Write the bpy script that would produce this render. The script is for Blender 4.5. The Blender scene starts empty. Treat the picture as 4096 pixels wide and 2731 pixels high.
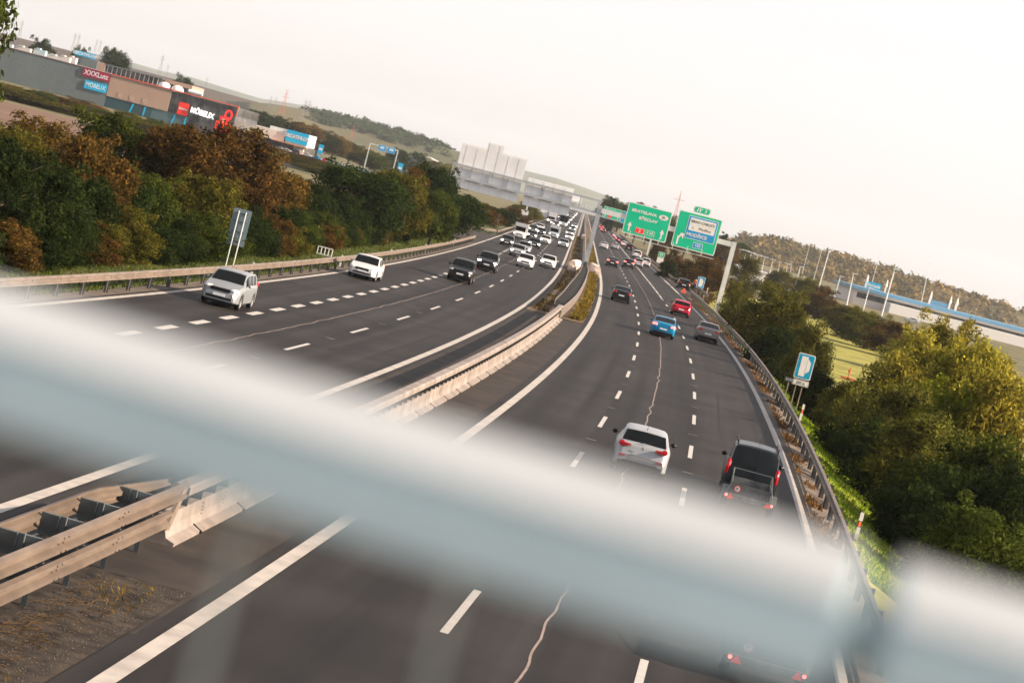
import bpy, bmesh, math, random
import numpy as np
from mathutils import Matrix, Vector, noise
random.seed(7); rng = np.random.default_rng(7)
PI = math.pi; R = math.radians
sc = bpy.context.scene; COL = sc.collection

# ---------------------------------------------------------------- camera
FW, FH = 4096.0, 2731.0
EYE = 7.9; LENS = 85.0; S = LENS/47.5; FPX = LENS/36*FW; ROLL = R(14.5); PITCH = math.atan(345*1.7415/FPX)  # S: depths fitted at a shorter lens, stretched away from the camera
cd = bpy.data.cameras.new('camera'); cam = bpy.data.objects.new('camera', cd); COL.objects.link(cam); sc.camera = cam
cd.lens = LENS; cd.sensor_width = 36; cd.clip_start = .05; cd.clip_end = 30000
cam.matrix_world = Matrix.Translation((0, 0, EYE)) @ Matrix.Rotation(PI/2-PITCH, 4, 'X') @ Matrix.Rotation(ROLL, 4, 'Z')
cd.dof.use_dof = True; cd.dof.focus_distance = 55; cd.dof.aperture_fstop = 4.4
# ---------------------------------------------------------------- light
SUN_AZ, SUN_EL = R(98), R(26)
sd = Vector((math.cos(SUN_EL)*math.sin(SUN_AZ), math.cos(SUN_EL)*math.cos(SUN_AZ), math.sin(SUN_EL)))
sl = bpy.data.lights.new('sun', 'SUN'); so = bpy.data.objects.new('sun', sl); COL.objects.link(so)
sl.energy = 5.0; sl.angle = R(.6); sl.color = (1, .79, .58); so.rotation_euler = (-sd).to_track_quat('-Z', 'Y').to_euler()
w = bpy.data.worlds.new('World'); sc.world = w; w.use_nodes = True
wn = w.node_tree.nodes; wl = w.node_tree.links
sky = wn.new('ShaderNodeTexSky'); sky.sky_type = 'NISHITA'; sky.sun_disc = False
sky.sun_elevation = SUN_EL; sky.sun_rotation = SUN_AZ; sky.dust_density = 1.6; sky.air_density = 1.0; sky.ozone_density = 1.0
hs = wn.new('ShaderNodeHueSaturation'); hs.inputs['Saturation'].default_value = .25; wl.new(sky.outputs[0], hs.inputs['Color'])
mx = wn.new('ShaderNodeMix'); mx.data_type = 'RGBA'; mx.blend_type = 'MULTIPLY'; mx.inputs[0].default_value = 1; mx.inputs[7].default_value = (1, .96, .95, 1); wl.new(hs.outputs[0], mx.inputs[6]); m2 = wn.new('ShaderNodeMix'); m2.data_type = 'RGBA'; m2.inputs[0].default_value = .5; m2.inputs[7].default_value = (1.7, 1.55, 1.62, 1); wl.new(mx.outputs[2], m2.inputs[6]); wl.new(m2.outputs[2], wn['Background'].inputs[0]); wn['Background'].inputs[1].default_value = .13
sc.view_settings.view_transform = 'Standard'; sc.view_settings.look = 'None'; sc.view_settings.exposure = 1.48; sc.view_settings.gamma = 1
sc.cycles.use_denoising = True; sc.cycles.max_bounces = 5; sc.cycles.diffuse_bounces = 2; sc.cycles.glossy_bounces = 2
sc.cycles.transmission_bounces = 2; sc.cycles.volume_bounces = 0; sc.cycles.transparent_max_bounces = 4
sc.cycles.caustics_reflective = False; sc.cycles.caustics_refractive = False

# ---------------------------------------------------------------- photo geometry -> world
def ray(x, y):
    dx = x-FW/2; dy = y-FH/2
    a = math.cos(ROLL)*dx+math.sin(ROLL)*dy; b = -math.sin(ROLL)*dx+math.cos(ROLL)*dy
    return a, FPX*math.cos(PITCH)-b*math.sin(PITCH), -FPX*math.sin(PITCH)-b*math.cos(PITCH)
def G(x, y, z=0):
    a, b, c = ray(x, y); t = (EYE-z)/(-c); return a*t, b*t
def W(x, y, st):      # st: depth before stretching away from the camera, unit = S metres
    a, b, c = ray(x, y); t = st*S/b; return a*t, EYE+c*t
KD = 1.7415
def WD(x, y, D): return W(x*KD, y*KD, D)
def zm(ox, oy, s): return lambda x, y: (ox+x/s, oy+y/s)

# ---------------------------------------------------------------- road curve: offset 0 = left edge line of the right carriageway
_ys = np.array([-60, 18, 27, 40, 54, 73, 89, 110, 133, 162, 200, 3000.])*.975*S
_ms = np.array([.20, .164, .153, .142, .128, .103, .085, .061, .0475, .033, .0275, .0262])/S
RY = np.arange(-150, 5400, .5); RM = np.interp(RY, _ys, _ms)
RX = np.concatenate([[0], np.cumsum((RM[1:]+RM[:-1])/2*.5)]); RX += .975*2.29-np.interp(66.47*.975*S, RY, RX)
def rm(y): return float(np.interp(y, RY, RM))
def rx(y, off=0): m = np.interp(y, RY, RM); return float(np.interp(y, RY, RX)+off*math.sqrt(1+m*m))
def offat(x, y): m = np.interp(y, RY, RM); return float((x-np.interp(y, RY, RX))/math.sqrt(1+m*m))
def road_angle(y): return -math.atan(rm(y))     # rotation about z that turns +Y along the road

# ---------------------------------------------------------------- object helpers
def tag(o, label=None, cat=None, group=None, kind=None):
    if label: o['label'] = label
    if cat: o['category'] = cat
    if group: o['group'] = group
    if kind: o['kind'] = kind
    return o
def empty(name, loc=(0, 0, 0), rz=0, label=None, cat=None, group=None):
    o = bpy.data.objects.new(name, None); COL.objects.link(o); o.location = loc; o.rotation_euler = (0, 0, rz)
    o.empty_display_size = .2
    return tag(o, label, cat, group)
def copy_tree(o, parent=None):
    c = o.copy(); COL.objects.link(c); c.parent = parent
    for ch in KIDS.get(o.name, []): register(copy_tree(ch, c), c)
    return c
KIDS = {}
def register(ch, parent):
    KIDS.setdefault(parent.name, []).append(ch)
class MB:
    def __init__(s): s.v = []; s.f = []; s.mi = []; s.uv = None
    def add(s, vs, fs, mi=0):
        n = len(s.v); s.v += [tuple(p) for p in vs]; s.f += [tuple(i+n for i in f) for f in fs]; s.mi += [mi]*len(fs)
    def box(s, c, d, M=None, mi=0):
        x, y, z = d[0]/2, d[1]/2, d[2]/2
        vs = [Vector((a*x, b*y, e*z)) for e in (-1, 1) for b in (-1, 1) for a in (-1, 1)]
        if M is not None: vs = [M @ v for v in vs]
        vs = [v+Vector(c) for v in vs]
        s.add(vs, [(0, 2, 3, 1), (4, 5, 7, 6), (0, 1, 5, 4), (2, 6, 7, 3), (0, 4, 6, 2), (1, 3, 7, 5)], mi)
    def b2(s, a, b, mi=0):
        s.box([(a[i]+b[i])/2 for i in range(3)], [abs(b[i]-a[i]) for i in range(3)], None, mi)
    def tube(s, p0, p1, r0, r1=None, n=8, mi=0, cap=True):
        r1 = r0 if r1 is None else r1; p0 = Vector(p0); p1 = Vector(p1); d = (p1-p0).normalized()
        u = d.orthogonal().normalized(); v = d.cross(u); vs = []
        for p, r in ((p0, r0), (p1, r1)):
            for i in range(n): a = 2*PI*i/n; vs.append(p+u*math.cos(a)*r+v*math.sin(a)*r)
        fs = [(i, (i+1) % n, n+(i+1) % n, n+i) for i in range(n)]
        if cap: fs += [tuple(range(n))[::-1], tuple(range(n, 2*n))]
        s.add(vs, fs, mi)
    def path(s, pts, r, n=6, mi=0):
        for a, b in zip(pts[:-1], pts[1:]): s.tube(a, b, r, r, n, mi)
    def prism(s, poly, y0, y1, mi=0):   # polygon in (x,z) extruded along y
        n = len(poly); vs = [(p[0], y0, p[1]) for p in poly]+[(p[0], y1, p[1]) for p in poly]
        fs = [tuple(range(n)), tuple(range(n, 2*n))[::-1]]+[(i, n+i, n+(i+1) % n, (i+1) % n) for i in range(n)]
        s.add(vs, fs, mi)
    def lathe(s, prof, n=16, mi=0, axis='z', c=(0, 0, 0)):
        vs = []; m = len(prof)
        for i in range(n):
            a = 2*PI*i/n
            for r, h in prof:
                p = (r*math.cos(a), r*math.sin(a), h)
                if axis == 'x': p = (p[2], p[0], p[1])
                if axis == 'y': p = (p[0], p[2], p[1])
                vs.append((p[0]+c[0], p[1]+c[1], p[2]+c[2]))
        fs = [(i*m+j, ((i+1) % n)*m+j, ((i+1) % n)*m+j+1, i*m+j+1) for i in range(n) for j in range(m-1)]
        s.add(vs, fs, mi)
    def mesh(s, name, mats, smooth=None):
        me = bpy.data.meshes.new(name); me.from_pydata(s.v, [], s.f)
        for m in (mats if isinstance(mats, (list, tuple)) else [mats]): me.materials.append(m)
        if len(s.f): me.polygons.foreach_set('material_index', s.mi)
        if s.uv is not None:
            ul = me.uv_layers.new(name='UVMap'); a = np.array(s.uv, dtype=np.float32)
            idx = np.empty(len(me.loops), dtype=np.int32); me.loops.foreach_get('vertex_index', idx)
            ul.data.foreach_set('uv', a[idx].ravel())
        me.update()
        if smooth:
            me.polygons.foreach_set('use_smooth', [True]*len(me.polygons)); me.set_sharp_from_angle(angle=R(smooth))
        return me
    def build(s, name, mats, parent=None, smooth=None, fix=True, loc=None):
        me = s.mesh(name, mats, smooth)
        if fix:
            bm = bmesh.new(); bm.from_mesh(me); bmesh.ops.recalc_face_normals(bm, faces=bm.faces); bm.to_mesh(me); bm.free()
            if smooth: me.set_sharp_from_angle(angle=R(smooth))
        return link(name, me, parent, loc)
def link(name, me, parent=None, loc=None, rot=None):
    o = bpy.data.objects.new(name, me); COL.objects.link(o)
    if parent is not None: o.parent = parent; register(o, parent)
    if loc is not None: o.location = loc
    if rot is not None: o.rotation_euler = rot
    return o
# ---------------------------------------------------------------- materials
def mat(name, col, rough=.6, metal=0, var=.15, vs=3.0, col2=None, bump=0, bs=30, emit=None, es=0, coat=0, spec=None, fac=(.35, .65), coords='Object', rnd=0):
    m = bpy.data.materials.new(name); m.use_nodes = True; n = m.node_tree.nodes; l = m.node_tree.links; b = n['Principled BSDF']
    b.inputs['Roughness'].default_value = rough; b.inputs['Metallic'].default_value = metal
    if coat: b.inputs['Coat Weight'].default_value = coat; b.inputs['Coat Roughness'].default_value = .05
    b.inputs['Specular IOR Level'].default_value = .25 if spec is None else spec
    c = Vector(col); c2 = Vector(col2) if col2 else None
    tc = n.new('ShaderNodeTexCoord')
    nz = n.new('ShaderNodeTexNoise'); nz.inputs['Scale'].default_value = vs; nz.inputs['Detail'].default_value = 5; nz.inputs['Roughness'].default_value = .6
    l.new(tc.outputs[coords], nz.inputs['Vector'])
    rp = n.new('ShaderNodeValToRGB'); e = rp.color_ramp.elements; e[0].position, e[1].position = fac
    a1 = c*(1-var); a2 = c2 if c2 is not None else c*(1+var)
    e[0].color = (*a1, 1); e[1].color = (*a2, 1); l.new(nz.outputs['Fac'], rp.inputs[0])
    out = rp.outputs[0]
    if rnd:
        oi = n.new('ShaderNodeObjectInfo'); hs = n.new('ShaderNodeHueSaturation'); mp = n.new('ShaderNodeMapRange')
        mp.inputs['To Min'].default_value = 1-rnd; mp.inputs['To Max'].default_value = 1+rnd
        l.new(oi.outputs['Random'], mp.inputs['Value']); l.new(mp.outputs[0], hs.inputs['Value']); l.new(out, hs.inputs['Color']); out = hs.outputs[0]
    l.new(out, b.inputs['Base Color'])
    if bump:
        n2 = n.new('ShaderNodeTexNoise'); n2.inputs['Scale'].default_value = bs; n2.inputs['Detail'].default_value = 4; l.new(tc.outputs[coords], n2.inputs['Vector'])
        bp = n.new('ShaderNodeBump'); bp.inputs['Strength'].default_value = bump; bp.inputs['Distance'].default_value = .02
        l.new(n2.outputs['Fac'], bp.inputs['Height']); l.new(bp.outputs[0], b.inputs['Normal'])
    if emit is not None: b.inputs['Emission Color'].default_value = (*emit, 1); b.inputs['Emission Strength'].default_value = es
    return m
M_galv = mat('galvanised_steel', (.19, .152, .125), .5, .35, .22, 1.3, bump=.1, bs=8)
M_galvw = mat('weathered_galvanised_rail', (.115, .088, .07), .5, .2, .1, .8, col2=(.16, .125, .10), bump=.1, bs=14)
M_galvd = mat('dark_galvanised_steel', (.10, .115, .12), .55, .4, .25, 2)
M_post = mat('steel_post', (.10, .10, .10), .55, .4, .25, 2)
M_white = mat('white_paint', (.66, .65, .63), .5, 0, .06, 3)
M_lgrey = mat('light_grey_steel', (.55, .57, .58), .45, .2, .08, 1)
M_signback = mat('sign_back_aluminium', (.72, .73, .74), .5, 0, .06, .6)
M_conc = mat('pale_concrete', (.50, .42, .37), .85, 0, .2, 1.5, bump=.2)
M_green = mat('sign_green', (.0, .42, .235), .4, 0, .04, 1)
M_blue = mat('sign_blue', (.01, .25, .55), .4, 0, .05, 1)
M_cyan = mat('store_blue', (.0, .35, .62), .45, 0, .06, .5)
M_red = mat('sign_red', (.75, .03, .02), .4, 0, .05, 1)
M_wine = mat('wine_red_sign', (.28, .005, .04), .45, 0, .1, .5)
M_black = mat('black_lettering', (.02, .02, .02), .6, 0, .1, 1)
M_rubber = mat('tyre_rubber', (.018, .018, .019), .8, 0, .2, 6)
M_rim = mat('alloy_rim', (.42, .42, .43), .35, .7, .1, 5)
M_glass = mat('car_glass', (.0025, .0035, .004), .06, 0, .1, 2, spec=.16)
M_trim = mat('black_plastic_trim', (.009, .01, .011), .5, 0, .15, 6)
M_tail = mat('tail_light_red', (.30, .006, .010), .2, 0, .1, 6, emit=(1, .05, .06), es=.04, coat=.3)
M_brake = mat('brake_light_lit', (.6, .02, .02), .2, 0, .1, 6, emit=(1, .12, .1), es=2.2)
M_lamp = mat('headlight_lens', (.75, .76, .78), .12, .3, .08, 9, coat=.8)
M_lampon = mat('headlight_lit', (.9, .9, .88), .2, 0, .05, 9, emit=(1, .93, .80), es=5)
M_plate = mat('number_plate', (.72, .73, .75), .5, 0, .06, 8)
M_wood = mat('bark', (.07, .05, .04), .9, 0, .3, 4)
def paint(name, c, metal=.3, rough=.32): return mat(name, c, rough, metal*.6, .03, 1.2, coat=.12, spec=.2)
P_silver = paint('silver_car_paint', (.22, .24, .255), .6); P_white = paint('white_car_paint', (.44, .45, .46), 0); P_black = paint('black_car_paint', (.004, .005, .006), .1)
P_dgrey = paint('dark_grey_car_paint', (.018, .02, .024), .4); P_blue = paint('blue_car_paint', (.0, .17, .34), .4); P_brown = paint('grey_brown_car_paint', (.17, .155, .145), .6)
P_red = paint('red_car_paint', (.36, .004, .025), .2); P_navy = paint('navy_car_paint', (.01, .016, .035), .4); P_bgrey = paint('blue_grey_car_paint', (.30, .36, .41), .4)
P_lsil = paint('light_silver_car_paint', (.28, .30, .32), .5)

def text(body, size, m, parent, x, z, y, align='CENTER', name='lettering', bold=0, sx=1, ext=.004, flip=False):
    c = bpy.data.curves.new('t', 'FONT'); c.body = body; c.size = size; c.align_x = align; c.align_y = 'CENTER'; c.extrude = ext; c.offset = bold; c.resolution_u = 3
    o = bpy.data.objects.new('t', c); COL.objects.link(o)
    dg = bpy.context.evaluated_depsgraph_get(); me = bpy.data.meshes.new_from_object(o.evaluated_get(dg))
    bpy.data.objects.remove(o); me.name = name; me.materials.clear(); me.materials.append(m)
    me.transform(Matrix.Diagonal((sx, 1, 1, 1))); me.transform(Matrix.Rotation(PI/2, 4, 'X'))
    return link(name, me, parent, (x, y, z))
def rrect(x0, x1, z0, z1, r, n=4):
    pts = []
    for cx, cz, a0 in ((x1-r, z1-r, 0), (x0+r, z1-r, 90), (x0+r, z0+r, 180), (x1-r, z0+r, 270)):
        for i in range(n+1): a = R(a0+90*i/n); pts.append((cx+r*math.cos(a), cz+r*math.sin(a)))
    return pts

# ================================================================ GROUND, ROAD
def gz(x, y):
    o = offat(x, y)
    if o > 11.3: return float(np.interp(o, [11.3, 12.6, 16.2, 24, 6000], [-.05, -.35, -2.1, -2.3, -2.3]))
    if o < -16.1: return float(np.interp(-o, [16.1, 18, 24, 6000], [-.05, -.25, -.5, -.5]))
    return -.06
ylist = list(np.arange(-60, 240, 4))+list(np.arange(240, 700, 20))+list(np.arange(700, 3000, 150))+[3500, 5000, 9000, 14000]
olist = [-9000, -4000, -1500, -700, -300, -150, -80, -50, -35, -24, -21, -18, -17, -16.15, -16.1, 0, 11.3, 11.35, 12, 12.6, 13.5, 14.5, 15.3, 16.2, 18, 21, 24, 35, 60, 120, 300, 800, 2500, 9000]
def sheet(name, ys, offs, zf, m, kind='structure', wob=0, parent=None):
    g = MB(); g.uv = []
    for y in [v*S for v in ys]:
        for o in offs:
            x = rx(y, o) if abs(o) < 100 else rx(min(y, 5300))+o
            z = zf(x, y) if callable(zf) else zf
            if wob: z += wob*noise.noise(Vector((x*.15, y*.15, 0)))
            g.v.append((x, y, z)); g.uv.append((o, y))
    n = len(offs)
    for i in range(len(ys)-1):
        for j in range(n-1): g.f.append((i*n+j, i*n+j+1, (i+1)*n+j+1, (i+1)*n+j))
    g.mi = [0]*len(g.f)
    o = g.build(name, m, parent, fix=False)
    if kind and parent is None: o['kind'] = kind
    return o
M_ground = mat('rough_grass_ground', (.075, .085, .028), .95, 0, .3, .05, col2=(.13, .105, .05), bump=.5, bs=2)
sheet('ground', ylist, olist, gz, M_ground)
# right verge lawn colour + slope
M_lawn = mat('mown_grass', (.15, .155, .02), .95, 0, .25, .35, col2=(.26, .24, .045), bump=.6, bs=6)
sheet('grass_verge', list(np.arange(20, 330, 3)), [12.4, 12.9, 13.5, 14.5, 15.3, 16.2, 17.5, 20], lambda x, y: gz(x, y)+.03, M_lawn)
sheet('meadow', list(np.arange(100, 300, 8)), [20.05, 24, 30, 36, 42, 46], lambda x, y: gz(x, y)+.02, M_lawn)
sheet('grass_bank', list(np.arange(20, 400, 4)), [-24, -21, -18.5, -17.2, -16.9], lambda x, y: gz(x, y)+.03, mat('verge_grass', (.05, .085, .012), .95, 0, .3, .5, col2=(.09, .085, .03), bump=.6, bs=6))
M_soil = mat('bare_soil', (.10, .058, .04), .95, 0, .15, .08, col2=(.13, .078, .054), bump=.5, bs=1)
sheet('soil_field', [112, 150, 200, 252], [-260, -160, -98, -60, -40, -29], lambda x, y: gz(x, y)+.04, M_soil)
# asphalt with wheel tracks along the lanes
def asphalt():
    m = mat('asphalt', (.0145, .0131, .0129), .66, 0, .1, .22, col2=(.022, .0196, .0187), spec=.10, bump=.25, bs=60)
    n = m.node_tree.nodes; l = m.node_tree.links; b = n['Principled BSDF']; base = b.inputs['Base Color'].links[0].from_socket
    tc = n.new('ShaderNodeTexCoord'); mp = n.new('ShaderNodeMapping'); mp.inputs['Scale'].default_value = (1.0, .012, 1); l.new(tc.outputs['UV'], mp.inputs[0])
    nz = n.new('ShaderNodeTexNoise'); nz.inputs['Scale'].default_value = 1.1; nz.inputs['Detail'].default_value = 4; l.new(mp.outputs[0], nz.inputs['Vector'])
    m2 = n.new('ShaderNodeMapRange'); m2.inputs['From Min'].default_value = .3; m2.inputs['From Max'].default_value = .7; m2.inputs['To Min'].default_value = .55; m2.inputs['To Max'].default_value = 1.5; l.new(nz.outputs['Fac'], m2.inputs['Value'])
    ng = n.new('ShaderNodeTexNoise'); ng.inputs['Scale'].default_value = 38; ng.inputs['Detail'].default_value = 2; l.new(tc.outputs['Object'], ng.inputs['Vector'])
    m3 = n.new('ShaderNodeMapRange'); m3.inputs['From Min'].default_value = .3; m3.inputs['From Max'].default_value = .7; m3.inputs['To Min'].default_value = .55; m3.inputs['To Max'].default_value = 1.5; l.new(ng.outputs['Fac'], m3.inputs['Value'])
    mu = n.new('ShaderNodeMath'); mu.operation = 'MULTIPLY'; l.new(m2.outputs[0], mu.inputs[0]); l.new(m3.outputs[0], mu.inputs[1])
    hs = n.new('ShaderNodeHueSaturation'); l.new(base, hs.inputs['Color']); l.new(mu.outputs[0], hs.inputs['Value']); l.new(hs.outputs[0], b.inputs['Base Color'])
    return m
M_asph = asphalt()
road = sheet('road', list(np.arange(-60, 300, 3))+list(np.arange(300, 1300, 25)), [-16.1, -12.1, -8.35, -4.85, 0, 3.45, 7, 11.3], 0, M_asph)
M_asph2 = mat('older_asphalt', (.020, .017, .0155), .8, 0, .15, .6, col2=(.036, .029, .025), spec=.2, bump=.4, bs=25)
sheet('paved_median', list(np.arange(20, 92, 3))+[92.2], [-4.55, -.45], .004, M_asph2)                      # paved median
M_med = mat('median_soil', (.05, .038, .026), .95, 0, .35, .7, col2=(.13, .085, .045), bump=.8, bs=18)
sheet('median_soil', list(np.arange(92.2, 600, 3)), [-4.5, -3.6, -2.1, -1.2, -.45], lambda x, y: .02, M_med, wob=.03)
sheet('median_soil', list(np.arange(5, 22.3, 1))+[22.3], [-4.3, -3.6, -2.1, -1.2, -.55], lambda x, y: .02, mat('gravelly_soil', (.016, .013, .012), .95, 0, .3, 2.2, col2=(.05, .040, .032), spec=.2, bump=.9, bs=40), wob=.006)
sheet('median_soil', list(np.arange(600, 1300, 25)), [-4.5, -.45], .02, M_med)
M_grit = mat('roadside_grit', (.085, .07, .058), .95, 0, .3, 1.5, col2=(.15, .12, .095), bump=.8, bs=20)
sheet('gravel_strip', list(np.arange(20, 173, 3))+list(np.arange(203, 300, 3)), [11.15, 11.6, 12.45], lambda x, y: .006 if offat(x, y) < 11.3 else gz(x, y)+.05, M_grit)
sheet('gravel_strip', list(np.arange(30, 170, 3)), [-17.0, -16.5, -16.02], lambda x, y: .006 if offat(x, y) > -16.1 else gz(x, y)+.05, M_grit)
sheet('lay_by', list(np.arange(171, 206, 3)), [11.1, 12, 13.9], .012, M_asph2)
sheet('lay_by', list(np.arange(168, 210, 3)), [-19.6, -17, -16.0], .012, M_asph2)
# painted markings (children of the road)
M_line = mat('road_paint', (.27, .25, .235), .7, 0, .12, 1.3, col2=(.35, .33, .31), bump=.3, bs=40, fac=(.3, .6))
M_block = mat('lane_paint', (.34, .33, .32), .7, 0, .08, 3, bump=.3, bs=40)
def stripe(name, off, wdt, segs, m=M_line, z=.009, jag=0):
    g = MB()
    for y0, y1 in [(a*S, b*S) for a, b in segs]:
        yy = np.arange(y0, y1, (.4 if jag and y1-y0 > 8 else 2.0) if y1-y0 > 8 else 10).tolist()+[y1]; k = len(g.v)
        for y in yy:
            mm = rm(y); nx, ny = 1/math.sqrt(1+mm*mm), -mm/math.sqrt(1+mm*mm); cx = float(np.interp(y, RY, RX))
            j = (noise.noise(Vector((y*.4, 0, 0)))*jag+noise.noise(Vector((y*1.7, 0, 3)))*jag*.2) if jag else 0
            of = off(y/S) if callable(off) else off
            for s in (-1, 1): o = of+j+s*wdt/2; g.v.append((cx+nx*o, y+ny*o, z))
        for i in range(len(yy)-1): g.f.append((k+2*i, k+2*i+1, k+2*i+3, k+2*i+2)); g.mi.append(0)
    return g.build(name, m, road, fix=False)
# dash phase measured along y
def dashes(y0, per, ln, n): return [(y0+i*per, y0+i*per+ln) for i in range(n)]
stripe('edge_line', 0, .30, [(-40, 1290)]); stripe('edge_line', lambda y: float(np.interp(y, [40, 68, 110, 150, 250], [10.9, 10.68, 10.55, 10.32, 10.2])), .26, [(-40, 1290)])
stripe('edge_line', -4.85, .28, [(-40, 1290)]); stripe('edge_line', -15.7, .27, [(-40, 1290)])
c = .975
stripe('lane_line', 3.47, .16, dashes(53.42*c-1.5-8.95*8, 8.95, 2.95, 80), M_block)
stripe('lane_line', 7.0, .16, dashes(51.81*c-1.5-8.9*8, 8.9, 2.95, 25), M_block)
stripe('lane_line', 6.95, .2, [(147, 700)], M_block)
stripe('lane_line', -8.35, .16, dashes(51.94*c-1.45-9.03*8, 9.03, 2.9, 100), M_block)
stripe('lane_line', -12.08, .34, dashes(42.37*c-.65-3.08*15, 3.06, 1.5, 62), M_block)
M_seal = mat('joint_sealant', (.19, .155, .14), .8, 0, .15, 2)
stripe('survey_mark', 3.47, .36, [(53.42*c+4.3-8.95*(k), 53.42*c+4.34-8.95*k) for k in range(-4, 5)], M_block); stripe('survey_mark', 7.0, .36, [(51.81*c+4.3-8.9*k, 51.81*c+4.34-8.9*k) for k in range(-4, 5)], M_block); stripe('survey_mark', -8.35, .36, [(51.94*c+4.3-9.03*k, 51.94*c+4.34-9.03*k) for k in range(-5, 3)], M_block)
stripe('sealed_joint', 5.05, .05, [(-40, 420)], M_seal, .007, .11); stripe('sealed_joint', -10.1, .045, [(-40, 300)], M_seal, .007, .09)
M_crack = mat('dark_joint', (.02, .018, .017), .9, 0, .2, 2)
stripe('dark_joint', -.42, .035, [(22, 92)], M_crack, .0085, .05); stripe('dark_joint', -4.5, .035, [(14, 92)], M_crack, .0085, .04)

M_skid = mat('skid_rubber', (.011, .010, .010), .8, 0, .3, .5)
for of_, a_, b_ in ((-6.1, 52, 66), (-7.5, 52, 63), (-14.6, 63, 78), (-13.1, 64, 75), (1.0, 30, 46), (8.1, 58, 72), (-3.2, 60, 78)): stripe('skid_mark', (lambda q, a0: (lambda y: q+.012*(y-a0)))(of_, a_), .13, [(a_, b_)], M_skid, .0065, .03)
# ================================================================ SAFETY BARRIERS
def sweep(g, prof, off, y0, y1, step, closed=False, mi=0, offf=None):
    ys = [v*S for v in list(np.arange(y0, y1, step))+[y1]]; n = len(prof); k = len(g.v)
    for y in ys:
        mm = rm(y); q = math.sqrt(1+mm*mm); nx, ny = 1/q, -mm/q; cx = float(np.interp(y, RY, RX)); oo = offf(y/S) if offf else off
        for o, z in prof: g.v.append((cx+nx*(oo+o), y+ny*(oo+o), z))
    for i in range(len(ys)-1):
        for j in range(n if closed else n-1):
            a = k+i*n+j; b = k+i*n+(j+1) % n; g.f.append((a, b, b+n, a+n)); g.mi.append(mi)
    if closed:
        g.f += [tuple(range(k, k+n)), tuple(range(k+(len(ys)-1)*n, k+len(ys)*n))[::-1]]; g.mi += [mi, mi]
def wbeam(z0, z1, side):   # W profile facing +side
    h = z1-z0; s = side
    p = [(0, z0), (.085*s, z0+.08*h), (.09*s, z0+.27*h), (.0*s, z0+.38*h), (.0*s, z0+.62*h), (.09*s, z0+.73*h), (.085*s, z0+.92*h), (0, z1)]
    return p+[(a-.006*s, b) for a, b in p[::-1]]
def guardrail(name, label, off, side, y0, y1, sp, m_beam, zb=(.47, .79), group=None, gzf=-.3, joints=True):
    t = empty(name, (0, 0, 0), 0, label, 'guardrail', group)
    g = MB(); sweep(g, wbeam(zb[0], zb[1], side), off, y0, y1, 2.0, True); g.build('beam', m_beam, t, smooth=30)
    if joints:
        for y in np.arange(y0+1, y1, 4): g = MB(); sweep(g, [(a*1.0+.012*side, z) for a, z in wbeam(zb[0]-.004, zb[1]+.004, side)], off, y, y+.28, .28, True); g.build('splice_plate', m_beam, t, smooth=30)
    p = MB(); p.box((0, 0, (zb[1]-.06+gzf)/2), (.05, .12, zb[1]-.06-gzf)); p.box((0, .055, (zb[1]-.06+gzf)/2), (.17, .012, zb[1]-.06-gzf)); p.box((.05*side, 0, zb[1]-.16), (.1, .10, .2))
    me = p.mesh('post', M_post)
    for y in np.arange(y0+.3, y1, sp): link('post', me, t, (rx(y*S, off-.09*side), y*S, 0), (0, 0, road_angle(y*S)))
    return t
guardrail('guardrail', 'long W-beam guardrail with regular posts behind the silver estate car, lit warm', -16.38, 1, 20, 170, 2.0, M_galv)
guardrail('guardrail', 'far guardrail on the left beyond the widened lay-by', -16.1, 1, 208, 480, 4, M_galv, joints=False)
guardrail('guardrail', 'shaded guardrail curving below the blue 200 m sign on the right', 11.78, -1, 20, 172, 2.0, M_galv, gzf=-.6)
guardrail('guardrail', 'far right guardrail beyond the stopped dark car', 11.5, -1, 203, 520, 4, M_galv, joints=False)
def bay_rail(pts, label, side):
    t = empty('guardrail', (0, 0, 0), 0, label, 'guardrail'); g = MB()
    P = [Vector((rx(y*S, o), y*S, 0)) for o, y in pts]
    for a, b in zip(P[:-1], P[1:]):
        for z0 in (.47, .64): g.add([a+Vector((0, 0, z0)), b+Vector((0, 0, z0)), b+Vector((.07*side, -.05, z0+.04)), a+Vector((.07*side, -.05, z0+.04)), a+Vector((.07*side, -.05, z0+.13)), b+Vector((.07*side, -.05, z0+.13)), b+Vector((0, 0, z0+.16)), a+Vector((0, 0, z0+.16))], [(0, 1, 2, 3), (3, 2, 5, 4), (4, 5, 6, 7)])
    g.build('beam', M_galv, t)
    p = MB(); p.box((0, 0, .3), (.06, .12, .7)); me = p.mesh('post', M_post)
    for a, b in zip(P[:-1], P[1:]):
        n = max(1, int((b-a).length/2.5))
        for i in range(n): link('post', me, t, a+(b-a)*(i/n)+Vector((-.1*side, .05, 0)))
bay_rail([(-16.3, 208), (-19.7, 200), (-19.8, 186), (-19.3, 172)], 'guardrail wrapping round the lay-by on the left', 1)
bay_rail([(11.6, 203), (14.3, 199), (14.4, 176), (14.2, 174)], 'guardrail wrapping round the lay-by behind the person in orange', -1)

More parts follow.
